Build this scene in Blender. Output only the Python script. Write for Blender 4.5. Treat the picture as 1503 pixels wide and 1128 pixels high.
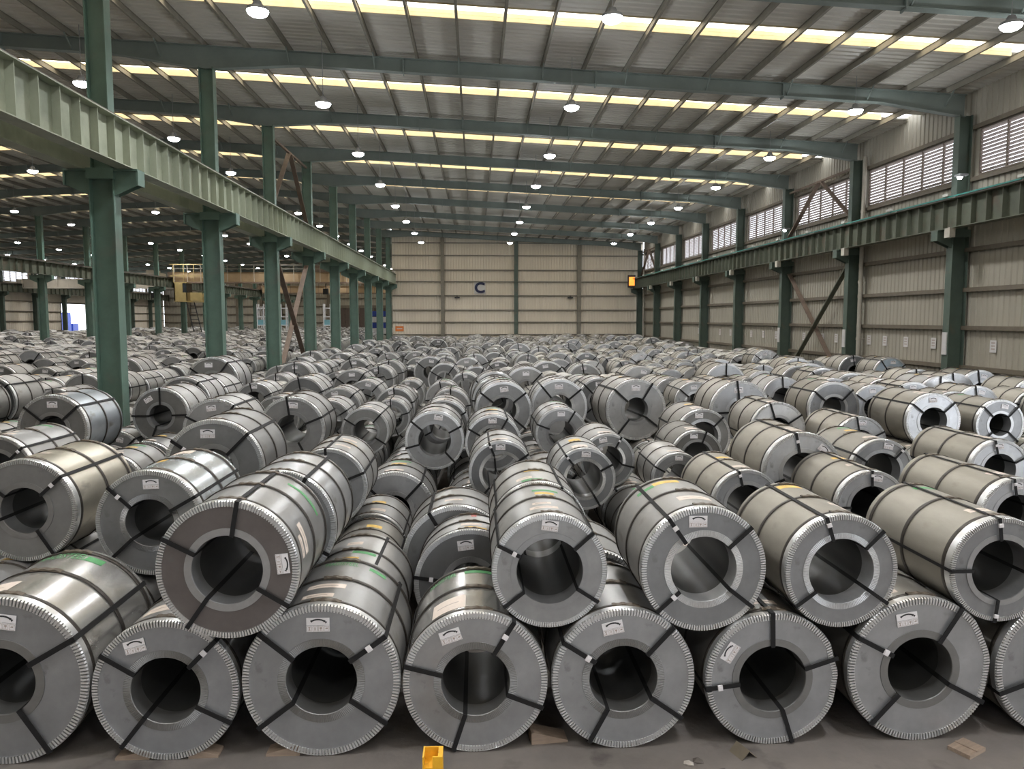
import bpy, bmesh, math, random
import numpy as np

# ------------------------------------------------------------------ clean
for o in list(bpy.data.objects):
    bpy.data.objects.remove(o, do_unlink=True)
SC = bpy.context.scene
COL = SC.collection
PI = math.pi

# ------------------------------------------------------------------ camera
F_PX, W_PX, H_PX = 1120.0, 1503.0, 1128.0
YAW, PITCH, CAM_H = math.radians(2.735), math.radians(4.894), 3.9
cd = bpy.data.cameras.new('camera')
cd.sensor_fit = 'HORIZONTAL'; cd.sensor_width = 36.0; cd.lens = 36.0 * F_PX / W_PX
cd.clip_start = 0.05; cd.clip_end = 600
cam = bpy.data.objects.new('camera', cd); COL.objects.link(cam)
cam.location = (0, 0, CAM_H); cam.rotation_euler = (PI / 2 - PITCH, 0, -YAW)
SC.camera = cam

# ------------------------------------------------------------------ world, exposure
wd = bpy.data.worlds.new('overcast_sky'); SC.world = wd; wd.use_nodes = True
bg = wd.node_tree.nodes['Background']
bg.inputs['Color'].default_value = (0.88, 0.93, 1.0, 1); bg.inputs['Strength'].default_value = 4.4
SC.view_settings.view_transform = 'Standard'; SC.view_settings.look = 'None'
SC.view_settings.gamma = 1.0; SC.view_settings.use_curve_mapping = False
SC.view_settings.exposure = 0.0
SC.cycles.max_bounces = 5; SC.cycles.diffuse_bounces = 3; SC.cycles.glossy_bounces = 2; SC.cycles.transmission_bounces = 1
SC.cycles.caustics_reflective = False; SC.cycles.caustics_refractive = False; SC.cycles.sample_clamp_indirect = 6
SC.cycles.use_adaptive_sampling = True; SC.cycles.adaptive_threshold = 0.03
LAMP_W = 210.0          # radiant power of one high bay lamp
LAMP_FILL = 95.0       # point light added at each lamp to brighten the roof, stands for haze glow
SKY_E = 4.2             # radiance of a skylight pane

# ------------------------------------------------------------------ helpers
def tag(o, label=None, cat=None, group=None, kind=None):
    if label: o['label'] = label
    if cat: o['category'] = cat
    if group: o['group'] = group
    if kind: o['kind'] = kind
    return o

def empty(name, loc=(0, 0, 0), parent=None):
    o = bpy.data.objects.new(name, None); o.empty_display_size = 0.2
    o.location = loc; COL.objects.link(o)
    if parent: o.parent = parent
    return o

def inst(name, me, parent=None, loc=(0, 0, 0), rot=(0, 0, 0)):
    o = bpy.data.objects.new(name, me); COL.objects.link(o)
    o.location = loc; o.rotation_euler = rot
    if parent: o.parent = parent
    return o

class MB:
    def __init__(s): s.v = []; s.f = []; s.sm = []
    def add(s, vs, fs, smooth=False):
        b = len(s.v); s.v += [tuple(p) for p in vs]
        for f in fs: s.f.append([b + i for i in f]); s.sm.append(smooth)
        return s
    def box(s, x0, x1, y0, y1, z0, z1):
        return s.add([(x0,y0,z0),(x1,y0,z0),(x1,y1,z0),(x0,y1,z0),(x0,y0,z1),(x1,y0,z1),(x1,y1,z1),(x0,y1,z1)],
              [(0,3,2,1),(4,5,6,7),(0,1,5,4),(1,2,6,5),(2,3,7,6),(3,0,4,7)])
    def bar(s, a, b, w, h, up=(0, 0, 1)):
        a = np.array(a, float); b = np.array(b, float); d = b - a; d /= np.linalg.norm(d)
        u = np.array(up, float)
        if abs(d @ u) > .95: u = np.array((0, 1., 0))
        r = np.cross(d, u); r /= np.linalg.norm(r); u = np.cross(r, d)
        vs = []
        for p in (a, b):
            for sx, sy in ((-1,-1),(1,-1),(1,1),(-1,1)): vs.append(p + r * sx * w / 2 + u * sy * h / 2)
        return s.add(vs, [(0,3,2,1),(4,5,6,7),(0,1,5,4),(1,2,6,5),(2,3,7,6),(3,0,4,7)])
    def cyl(s, c0, c1, r0, r1=None, n=12, cap=True):
        r1 = r0 if r1 is None else r1
        a = np.array(c0, float); b = np.array(c1, float); d = b - a; d /= np.linalg.norm(d)
        u = np.array((0, 0, 1.)) if abs(d[2]) < .9 else np.array((1., 0, 0))
        r = np.cross(d, u); r /= np.linalg.norm(r); u = np.cross(r, d)
        vs = []
        for p, rad in ((a, r0), (b, r1)):
            for i in range(n):
                t = 2 * PI * i / n; vs.append(p + (r * math.cos(t) + u * math.sin(t)) * rad)
        s.add(vs, [(i, (i + 1) % n, n + (i + 1) % n, n + i) for i in range(n)], True)
        if cap:
            s.add(vs[:n], [tuple(range(n))[::-1]]); s.add(vs[n:], [tuple(range(n))])
        return s
    def mesh(s, name, m):
        me = bpy.data.meshes.new(name); me.from_pydata(s.v, [], s.f)
        me.polygons.foreach_set('use_smooth', s.sm)
        if m: me.materials.append(m)
        me.validate(); me.update(); return me
    def build(s, name, m, parent=None, loc=(0, 0, 0)):
        return inst(name, s.mesh(name, m), parent, loc)

ORD = ['zeroth','first','second','third','fourth','fifth','sixth','seventh','eighth','ninth','tenth','eleventh','twelfth',
       'thirteenth','fourteenth','fifteenth','sixteenth','seventeenth','eighteenth','nineteenth','twentieth']
def ordw(n):
    if n <= 20: return ORD[n]
    tens = {2: 'twenty', 3: 'thirty', 4: 'forty', 5: 'fifty', 6: 'sixty'}; t = n // 10; u = n % 10
    return (tens[t] + '-' + ORD[u]) if u else tens[t][:-1] + 'ieth'

# ------------------------------------------------------------------ materials
def mat(name, base, rough=.6, metal=0.0, var=.18, scale=3.0, bump=0.0, bscale=30, objcol=False, emit=None, estr=0, stretch=(1, 1, 1), attr=None, dirt=None, spec=.5):
    m = bpy.data.materials.new(name); m.use_nodes = True; nt = m.node_tree; N = nt.nodes; Lk = nt.links
    p = N['Principled BSDF']; p.inputs['Metallic'].default_value = metal; p.inputs['Roughness'].default_value = rough
    p.inputs['Specular IOR Level'].default_value = spec
    tc = N.new('ShaderNodeTexCoord'); mp = N.new('ShaderNodeMapping'); mp.inputs['Scale'].default_value = stretch
    Lk.new(tc.outputs['Object'], mp.inputs['Vector'])
    nz = N.new('ShaderNodeTexNoise'); nz.inputs['Scale'].default_value = scale; nz.inputs['Detail'].default_value = 6
    nz.inputs['Roughness'].default_value = .65
    Lk.new(mp.outputs['Vector'], nz.inputs['Vector'])
    mr = N.new('ShaderNodeMapRange'); mr.inputs['To Min'].default_value = 1 - var; mr.inputs['To Max'].default_value = 1 + var
    mr.inputs['From Min'].default_value = .25; mr.inputs['From Max'].default_value = .75
    Lk.new(nz.outputs['Fac'], mr.inputs['Value'])
    mul = N.new('ShaderNodeVectorMath'); mul.operation = 'SCALE'
    src = None
    if objcol:
        oi = N.new('ShaderNodeObjectInfo'); src = oi.outputs['Color']
        add = N.new('ShaderNodeMath'); add.operation = 'ADD'
        mr2 = N.new('ShaderNodeMapRange'); mr2.inputs['To Min'].default_value = -.02; mr2.inputs['To Max'].default_value = .04
        mr2.inputs['From Min'].default_value = .3; mr2.inputs['From Max'].default_value = .7
        Lk.new(nz.outputs['Fac'], mr2.inputs['Value'])
        Lk.new(oi.outputs['Alpha'], add.inputs[0]); Lk.new(mr2.outputs['Result'], add.inputs[1])
        Lk.new(add.outputs[0], p.inputs['Roughness'])
    elif attr:
        at = N.new('ShaderNodeAttribute'); at.attribute_name = attr; src = at.outputs['Color']
    if src is None:
        rgb = N.new('ShaderNodeRGB'); rgb.outputs[0].default_value = (*base, 1); src = rgb.outputs[0]
    if dirt:
        nz2 = N.new('ShaderNodeTexNoise'); nz2.inputs['Scale'].default_value = dirt[1]; nz2.inputs['Detail'].default_value = 8
        Lk.new(tc.outputs['Object'], nz2.inputs['Vector'])
        cr = N.new('ShaderNodeMapRange'); cr.inputs['From Min'].default_value = dirt[2]; cr.inputs['From Max'].default_value = dirt[2] + .15
        Lk.new(nz2.outputs['Fac'], cr.inputs['Value'])
        mx = N.new('ShaderNodeMix'); mx.data_type = 'RGBA'
        Lk.new(cr.outputs['Result'], mx.inputs['Factor']); Lk.new(src, mx.inputs['A']); mx.inputs['B'].default_value = (*dirt[0], 1)
        src = mx.outputs['Result']
    Lk.new(src, mul.inputs[0]); Lk.new(mr.outputs['Result'], mul.inputs['Scale'])
    Lk.new(mul.outputs['Vector'], p.inputs['Base Color'])
    if bump:
        nb = N.new('ShaderNodeTexNoise'); nb.inputs['Scale'].default_value = bscale; nb.inputs['Detail'].default_value = 5
        Lk.new(tc.outputs['Object'], nb.inputs['Vector'])
        bp = N.new('ShaderNodeBump'); bp.inputs['Strength'].default_value = bump; bp.inputs['Distance'].default_value = .02
        Lk.new(nb.outputs['Fac'], bp.inputs['Height']); Lk.new(bp.outputs['Normal'], p.inputs['Normal'])
    if emit:
        p.inputs['Emission Color'].default_value = (*emit, 1); p.inputs['Emission Strength'].default_value = estr
    return m

M = {}
M['floor'] = mat('concrete_floor', (.17, .150, .135), .8, 0, .25, 1.2, .25, 18, dirt=((.07, .06, .055), 2.2, .60))
M['ground'] = mat('outside_concrete', (.35, .34, .32), .9)
M['deck'] = mat('roof_sheet', (.76, .73, .665), .6, 0, .08, .6, stretch=(.2, 2, 1))
M['purlin'] = mat('purlin_paint', (.27, .25, .205), .6, 0, .2, 1.5)
M['rafter'] = mat('rafter_green_hazy', (.225, .265, .245), .55, 0, .15, 1.0)  # haze of the hall put into the paint, lighter and greyer
M['green'] = mat('column_green_hazy', (.115, .185, .148), .5, 0, .25, 1.2, dirt=((.13, .16, .13), 1.5, .55))  # paint greyed and lightened in place of haze
M['green_pale'] = mat('girder_green', (.35, .375, .285), .55, 0, .2, 1.0, dirt=((.24, .27, .20), .8, .52))
M['olive'] = mat('girder_olive', (.105, .115, .082), .6, 0, .25, 1.5, dirt=((.12, .10, .07), 1.2, .52))
M['rust'] = mat('rusty_brace', (.16, .115, .085), .75, 0, .3, 2.5)
M['dark_green'] = mat('wall_column_green', (.075, .105, .082), .55, 0, .2, 1.3, dirt=((.14, .12, .085), 1.0, .58))
M['clad'] = mat('wall_sheet', (.37, .34, .275), .6, 0, .09, .9, stretch=(1, 1, .15))  # weaker light on the right wall put into a darker colour
M['clad_back'] = mat('end_wall_sheet_lit', (.74, .665, .545), .6, 0, .07, .7, stretch=(1, 1, .15))  # brighter copy of the cladding, light of the end lamps put into the colour
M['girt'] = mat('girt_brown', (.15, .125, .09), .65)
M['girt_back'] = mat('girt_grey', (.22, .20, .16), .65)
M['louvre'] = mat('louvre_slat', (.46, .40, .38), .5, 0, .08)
M['mullion'] = mat('window_mullion', (.20, .16, .13), .6)
M['skylight'] = mat('skylight_pane', (.8, .75, .6), .6, emit=(1.0, .90, .72), estr=SKY_E)
M['kerb'] = mat('skylight_edge', (.62, .52, .34), .6)
M['pipe'] = mat('downpipe_pale', (.40, .37, .31), .5)
M['teal'] = mat('conductor_teal', (.03, .24, .20), .5)
M['insul'] = mat('insulator_white', (.6, .6, .55), .5)
M['rail'] = mat('crane_rail', (.12, .10, .085), .5, .5)
M['shell'] = mat('coil_shell', (.4, .4, .4),   .4, .80, .17, 2.0, .010, 4, objcol=True, dirt=((.235, .21, .175), 2.3, .615))
M['cover'] = mat('coil_end_cover', (.4, .4, .4), .4, .70, .15, 2.6, .03, 6, objcol=True, dirt=((.17, .165, .16), 3.4, .635))
M['ring'] = mat('coil_edge_ring', (.84, .84, .84), .32, .8, .10, 4.0)
M['core'] = mat('coil_core_ring', (.52, .53, .53), .38, .8, .10, 6.0, objcol=True)
M['bore'] = mat('coil_bore_shade', (.070, .070, .068), .42, .35, .2, 3.0)  # shade and dark reflections inside the coil put into the base colour
M['strap'] = mat('black_strap', (.014, .0135, .014), .62, 0, .3, 12, spec=.25)
M['hoop'] = mat('dark_band', (.060, .052, .045), .42, .5, .3, 10)
M['buckle'] = mat('band_buckle', (.13, .105, .08), .5, .5, .3, 20)
M['paper'] = mat('tag_paper', (.80, .77, .78), .6, 0, .04, 6)
M['label'] = mat('label_paper', (.72, .62, .54), .6, 0, .08, 8)
M['ink'] = mat('black_ink', (.03, .03, .032), .6)
M['ink_grey'] = mat('grey_print', (.42, .35, .31), .6)
M['ink_red'] = mat('red_print', (.55, .20, .18), .6)
M['print_green'] = mat('green_print', (.10, .33, .13), .55, 0, .25, 9)
M['print_letters'] = mat('pale_letters', (.14, .40, .17), .55)
M['print_yellow'] = mat('yellow_print', (.72, .48, .13), .6, 0, .25, 9)
M['wood'] = mat('raw_wood', (.30, .225, .17), .8, 0, .25, 4, .3, 20, stretch=(1, 8, 8))
M['yellow'] = mat('yellow_paint', (.80, .42, .02), .5, 0, .18, 8, .1, 30, dirt=((.25, .15, .03), 14, .62))
M['lamp_body'] = mat('lamp_housing', (.35, .36, .38), .45, .4)
M['lens'] = mat('lamp_lens', (.9, .95, 1), .4, emit=(.90, .95, 1.0), estr=40)
M['crane'] = mat('crane_ochre', (.42, .30, .17), .6, 0, .15, .8)
M['crane_brown'] = mat('crane_brown', (.20, .14, .095), .65, 0, .2, .8)
M['crane_beige'] = mat('crane_beige', (.50, .45, .36), .6, 0, .15, .8)
M['cab'] = mat('cab_yellow', (.40, .30, .12), .55, 0, .12, 2)
M['glass'] = mat('cab_glass', (.03, .035, .04), .15)
M['orange_glow'] = mat('orange_signal', (.9, .4, .1), .5, emit=(1.0, .26, .035), estr=1.9)
M['sign_white'] = mat('sign_plate', (.62, .60, .58), .6, 0, .06, 3)
M['navy'] = mat('sign_navy', (.015, .02, .07), .55)
M['orange'] = mat('notice_orange', (.75, .22, .05), .6)
M['truck_blue'] = mat('truck_blue', (.03, .07, .38), .45)
M['tarp_white'] = mat('tarp_white', (.75, .75, .76), .5)
M['cyan'] = mat('pack_cyan', (.20, .42, .48), .5)
M['dark'] = mat('dark_steel', (.04, .04, .04), .6)
M['door_brown'] = mat('door_brown', (.085, .06, .045), .7)
M['concrete_bit'] = mat('broken_concrete', (.42, .38, .34), .9, 0, .2, 10)
M['stone_dark'] = mat('dark_clod', (.10, .085, .075), .9, 0, .2, 10)

for k_ in ('lens', 'orange_glow'): M[k_].cycles.emission_sampling = 'NONE'     # the lamps carry their own lights

# ------------------------------------------------------------------ building grid
FR0, BAY = 20.32, 8.0                       # first visible frame, bay length
XR, XL1, XL2, XL3 = 18.2, -9.45, -37.4, -65.3
Y_BACK, Y_FAR, Y_FRONT = 84.75, 164.3, -14.0
RIDGE = (XR + XL3) / 2
def zdeck(x): return 14.37 - 0.0475 * abs(x - RIDGE)
def frame(k): return FR0 + BAY * k

# ------------------------------------------------------------------ floor, ceiling
fl = MB().box(XL3, 18.7, Y_FRONT, Y_FAR, -.3, 0).build('floor', M['floor']); tag(fl, kind='structure')
gr = MB().box(-200, 150, -120, 300, -.6, -.32).build('trim_1', M['ground']); tag(gr, kind='structure')
ceil = empty('ceiling'); tag(ceil, kind='structure')
def deck_strip(x0, x1, y0, y1):
    b = MB(); n = max(1, int(round((y1 - y0) / .33))); p = (y1 - y0) / n; ys = []
    for i in range(n):
        a = y0 + i * p; ys += [(a, 0), (a + p * .62, 0), (a + p * .70, .035), (a + p * .92, .035)]
    ys.append((y1, 0)); vs = []
    for (y, dz) in ys: vs += [(x0, y, zdeck(x0) + dz), (x1, y, zdeck(x1) + dz)]
    b.add(vs, [(2*i, 2*i+1, 2*i+3, 2*i+2) for i in range(len(ys) - 1)])
    t = .12   # upper skin so the sheet has thickness
    b.add([(x0,y0,zdeck(x0)+t),(x1,y0,zdeck(x1)+t),(x1,y1,zdeck(x1)+t),(x0,y1,zdeck(x0)+t)], [(0,3,2,1)])
    b.build('roof_sheet', M['deck'], ceil)
SKW = 1.0
mids = [frame(k) + BAY / 2 for k in range(-5, 18)]
spans = [(XL1, 18.75, Y_BACK + .3), (RIDGE, XL1, Y_FAR), (XL3 - .2, RIDGE, Y_FAR)]
for x0, x1, yend in spans:
    prev = Y_FRONT
    for m_ in mids:
        if m_ < prev or m_ > yend: continue
        deck_strip(x0, x1, prev, m_ - SKW / 2); prev = m_ + SKW / 2
    deck_strip(x0, x1, prev, yend)
pn = 0
px = 17.45
while px > XL3:
    y1 = Y_BACK if px > XL1 else Y_FAR
    z = zdeck(px)
    b = MB().box(-.04, .04, 0, y1 - Y_FRONT, -.22, -.205).box(-.012, .012, 0, y1 - Y_FRONT, -.205, -.012).box(-.04, .04, 0, y1 - Y_FRONT, -.012, 0)
    b.build('purlin', M['purlin'], ceil, (px, Y_FRONT, z - .002)); px -= 1.5
# skylight strips: one window per bay, panes between purlins
wi = 1
for k, m_ in enumerate(mids):
    if m_ < -8: continue
    kk = k - 5
    w = empty('window_%d' % wi, (0, m_, 0)); tag(w, kind='structure'); wi += 1
    if kk <= 5: xa, xb = (-36, 17.45)
    elif kk <= 7: xa, xb = (-36, 17.45)
    else: xa, xb = (-62, XL1 - .3)
    if kk >= 2: xa = -62
    xs = []; px = 17.45
    while px > xa:
        if px <= xb: xs.append(px)
        px -= 1.5
    if kk <= 6:
        for xx in xs:
            za, zb = zdeck(xx - 1.46), zdeck(xx - .04)
            MB().add([(xx-1.46,-SKW/2,za+.24),(xx-.04,-SKW/2,zb+.24),(xx-.04,SKW/2,zb+.24),(xx-1.46,SKW/2,za+.24),
                      (xx-1.46,-SKW/2,za+.28),(xx-.04,-SKW/2,zb+.28),(xx-.04,SKW/2,zb+.28),(xx-1.46,SKW/2,za+.28)],
                     [(0,1,2,3)[::-1],(4,5,6,7),(0,1,5,4),(1,2,6,5),(2,3,7,6),(3,0,4,7)]).build('pane', M['skylight'], w)
    else:
        b = MB()
        for xx in xs:
            za, zb = zdeck(xx - 1.46), zdeck(xx - .04)
            b.add([(xx-1.46,-SKW/2,za+.24),(xx-.04,-SKW/2,zb+.24),(xx-.04,SKW/2,zb+.24),(xx-1.46,SKW/2,za+.24)], [(3,2,1,0)])
        tag(b.build('pane_strip', M['skylight'], w), kind='stuff')
    b = MB()
    for s in (-1, 1):
        for (a, c) in ((max(xa, RIDGE), xb), (xa, RIDGE)) if xb > RIDGE else ((xa, xb),):
            if c - a > 1: b.bar((a, s * (SKW/2 + .02), zdeck(a) + .135), (c, s * (SKW/2 + .02), zdeck(c) + .135), .03, .29)
    b.build('frame', M['kerb'], w)

# ------------------------------------------------------------------ walls
def ribbed(axis, fix, a0, a1, z0, z1, depth=.035, pitch=.30, m=None, name='wall_sheet', parent=None, sgn=1, zt=None):
    """vertical ribbed sheet; axis 'y' runs along y at x=fix, axis 'x' runs along x at y=fix; zt optional top function"""
    b = MB(); n = max(1, int(round((a1 - a0) / pitch))); p = (a1 - a0) / n; pr = []
    for i in range(n):
        a = a0 + i * p; pr += [(a, 0), (a + p * .55, 0), (a + p * .66, depth), (a + p * .89, depth)]
    pr.append((a1, 0)); vs = []
    for (a, d) in pr:
        top = zt(a) if zt else z1
        if axis == 'y': vs += [(fix + sgn * d, a, z0), (fix + sgn * d, a, top)]
        else: vs += [(a, fix + sgn * d, z0), (a, fix + sgn * d, top)]
    b.add(vs, [(2*i, 2*i+2, 2*i+3, 2*i+1) for i in range(len(pr) - 1)])
    t = .09 * sgn
    t0 = zt(a0) if zt else z1; t1 = zt(a1) if zt else z1
    if axis == 'y': q = [(fix+t,a0,z0),(fix+t,a1,z0),(fix+t,a1,t1),(fix+t,a0,t0)]
    else: q = [(a0,fix+t,z0),(a1,fix+t,z0),(a1,fix+t,t1),(a0,fix+t,t0)]
    b.add(q, [(0,1,2,3)])
    return b.build(name, m, parent)

def louvre_window(X, y0, y1, z0, z1, sgn, name):
    """louvred window in a side wall (runs along y), outer face towards sgn*x"""
    w = empty(name, (X, (y0+y1)/2, z0)); tag(w, kind='structure')
    n = max(2, int(round((y1 - y0) / 1.46))); p = (y1 - y0) / n; H = z1 - z0
    f = MB(); oy = -(y1 - y0) / 2
    f.box(-.05, .05, oy, -oy, 0, .06); f.box(-.05, .05, oy, -oy, H - .06, H)
    for i in range(n + 1): f.box(-.04, .04, oy + i*p - .03, oy + i*p + .03, .06, H - .06)
    f.build('frame', M['mullion'], w)
    key = (round(p, 3), round(H, 3), sgn)
    if key not in louvre_window.cache:
        s = MB(); ns = 12; q = (H - .12) / ns
        for i in range(ns):
            zc = .06 + (i + .5) * q
            s.add([(-.035*sgn, .03, zc + q*.42), (-.035*sgn, p - .03, zc + q*.42), (.045*sgn, p - .03, zc - q*.22), (.045*sgn, .03, zc - q*.22),
                   (-.043*sgn, .03, zc + q*.36), (-.043*sgn, p - .03, zc + q*.36), (.037*sgn, p - .03, zc - q*.28), (.037*sgn, .03, zc - q*.28)],
                  [(0,1,2,3),(7,6,5,4),(0,4,5,1),(3,2,6,7),(0,3,7,4),(1,5,6,2)])
        louvre_window.cache[key] = s.mesh('louvre_panel', M['louvre'])
    for i in range(n): inst('louvre_panel', louvre_window.cache[key], w, (0, oy + i*p, 0))
    return w
louvre_window.cache = {}

XW = XR + .42                                     # face of right wall
wr = empty('wall_right', (XW, 50, 0)); tag(wr, kind='structure'); wr.location = (0, 0, 0)
ZW0, ZW1 = 9.20, 10.90
GZ = [.6, 2.1, 3.6, 5.03, 6.52, 8.0]
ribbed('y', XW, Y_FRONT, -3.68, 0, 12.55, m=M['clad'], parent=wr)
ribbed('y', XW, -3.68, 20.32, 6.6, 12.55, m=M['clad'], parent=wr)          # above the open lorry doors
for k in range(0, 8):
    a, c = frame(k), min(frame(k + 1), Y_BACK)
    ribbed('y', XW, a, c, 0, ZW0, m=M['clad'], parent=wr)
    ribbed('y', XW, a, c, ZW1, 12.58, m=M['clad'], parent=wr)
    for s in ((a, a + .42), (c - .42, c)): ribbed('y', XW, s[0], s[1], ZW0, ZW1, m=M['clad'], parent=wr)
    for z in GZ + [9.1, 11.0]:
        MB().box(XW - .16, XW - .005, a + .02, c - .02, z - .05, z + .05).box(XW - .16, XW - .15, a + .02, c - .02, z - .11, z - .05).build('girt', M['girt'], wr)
    louvre_window(XW + .03, a + .42, c - .42, ZW0, ZW1, 1, 'window_%d' % wi); wi += 1
tag(MB().box(XW - .02, XW + .2, -3.8, -3.68, 0, 6.6).box(XW - .02, XW + .2, 20.32, 20.44, 0, 6.6).box(XW - .02, XW + .2, -3.8, 20.44, 6.6, 6.75).build('door_1', M['girt']), kind='structure')

wb = empty('wall_back'); tag(wb, kind='structure')
PX = [XL1 + .35, -3.57, 4.48, 11.45, 18.6]
BZ = [2.2, 3.57, 4.89, 6.47, 8.0, 9.26, 10.84]
for a, c in zip(PX, PX[1:]):
    zz = [0] + BZ + [None]
    for z0, z1 in zip(zz, zz[1:]):
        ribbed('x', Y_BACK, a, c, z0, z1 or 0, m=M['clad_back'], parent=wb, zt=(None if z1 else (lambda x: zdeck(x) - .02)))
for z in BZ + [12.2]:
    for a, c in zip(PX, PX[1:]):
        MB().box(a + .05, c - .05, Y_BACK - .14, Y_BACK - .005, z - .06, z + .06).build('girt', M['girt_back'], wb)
for i, x in enumerate(PX[1:-1]):
    MB().box(x - .2, x + .2, Y_BACK - .5, Y_BACK - .47, 0, zdeck(x) - .7).box(x - .015, x + .015, Y_BACK - .47, Y_BACK - .17, 0, zdeck(x) - .7).box(x - .2, x + .2, Y_BACK - .17, Y_BACK - .145, 0, zdeck(x) - .7).build('wall_post', [M['girt_back'], M['dark_green'], M['girt_back']][i], wb)
# walls that close the building
wf = empty('wall_front'); tag(wf, kind='structure')
ribbed('x', Y_FRONT, XL3, RIDGE, 0, 0, m=M['clad'], parent=wf, zt=zdeck, pitch=.6, sgn=-1)
ribbed('x', Y_FRONT, RIDGE, -3.0, 0, 0, m=M['clad'], parent=wf, zt=zdeck, pitch=.6, sgn=-1)
ribbed('x', Y_FRONT, 8.0, 18.7, 0, 0, m=M['clad'], parent=wf, zt=zdeck, pitch=.6, sgn=-1)
ribbed('x', Y_FRONT, -3.0, 8.0, 5.5, 0, m=M['clad'], parent=wf, zt=zdeck, pitch=.6, sgn=-1)      # above the open front doors
tag(MB().box(-3.1, -3.0, Y_FRONT - .2, Y_FRONT + .05, 0, 5.5).box(8.0, 8.1, Y_FRONT - .2, Y_FRONT + .05, 0, 5.5).box(-3.1, 8.1, Y_FRONT - .2, Y_FRONT + .05, 5.5, 5.65).build('door_4', M['girt']), kind='structure')
wfar = empty('wall_far'); tag(wfar, kind='structure')
ribbed('x', Y_FAR, XL3, RIDGE, 0, 0, m=M['clad'], parent=wfar, zt=zdeck, pitch=.6)
ribbed('x', Y_FAR, RIDGE, XL1 + .4, 0, 0, m=M['clad'], parent=wfar, zt=zdeck, pitch=.6)
for z in (1.5, 3.2, 4.9, 6.6, 8.3, 10.0, 11.7): MB().box(XL3, XL1, Y_FAR - .2, Y_FAR - .01, z - .1, z + .1).build('girt', M['girt'], wfar)
for x in (-60, -55, -50, -45, -41, -35, -31, -14, -11.5): MB().box(x - .3, x + .3, Y_FAR - .6, Y_FAR - .21, 0, 12.2).build('wall_post', M['girt'], wfar)
ws = empty('wall_side'); tag(ws, kind='structure')
ribbed('y', XL1 + .35, Y_BACK, Y_FAR, 0, zdeck(XL1), m=M['clad_back'], parent=ws, pitch=.6)
for z in BZ[:-1]:
    MB().box(XL1 + .2, XL1 + .345, Y_BACK + .2, Y_FAR, z - .06, z + .06).build('girt', M['girt_back'], ws)
wl = empty('wall_left'); tag(wl, kind='structure')
XLW = XL3 - .1
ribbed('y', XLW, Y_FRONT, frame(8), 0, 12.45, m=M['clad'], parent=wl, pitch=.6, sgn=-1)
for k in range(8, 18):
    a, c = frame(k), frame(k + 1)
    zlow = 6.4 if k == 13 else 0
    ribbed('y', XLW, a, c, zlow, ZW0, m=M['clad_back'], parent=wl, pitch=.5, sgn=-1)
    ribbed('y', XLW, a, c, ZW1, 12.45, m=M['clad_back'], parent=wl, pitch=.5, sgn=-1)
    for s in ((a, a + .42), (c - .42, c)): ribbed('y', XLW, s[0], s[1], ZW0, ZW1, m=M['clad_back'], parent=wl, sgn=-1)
    for z in (2.1, 3.6, 5.03, 6.52, 8.0):
        if k == 13 and z < 6.5: continue
        MB().box(XLW + .005, XLW + .16, a + .02, c - .02, z - .07, z + .07).build('girt', M['girt'], wl)
    louvre_window(XLW - .03, a + .42, c - .42, ZW0, ZW1, -1, 'window_%d' % wi); wi += 1
d2 = tag(MB().box(XLW - .2, XLW + .05, frame(13) - .1, frame(13) + .05, 0, 6.4).box(XLW - .2, XLW + .05, frame(14) - .05, frame(14) + .1, 0, 6.4).box(XLW - .2, XLW + .05, frame(13), frame(14), 6.3, 6.5).build('door_2', M['girt']), kind='structure')
d3 = empty('door_3', (-29.0, Y_FAR - .7, 0)); tag(d3, kind='structure')
for i in range(9): MB().box(i*1.5, i*1.5 + 1.44, -.12, 0, 0, 6.2).box(i*1.5 + .65, i*1.5 + .75, -.16, -.12, 0, 6.2).build('panel', M['door_brown'], d3)
MB().box(-.2, 13.7, -.2, .02, 6.2, 6.8).build('frame', M['girt'], d3)

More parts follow.
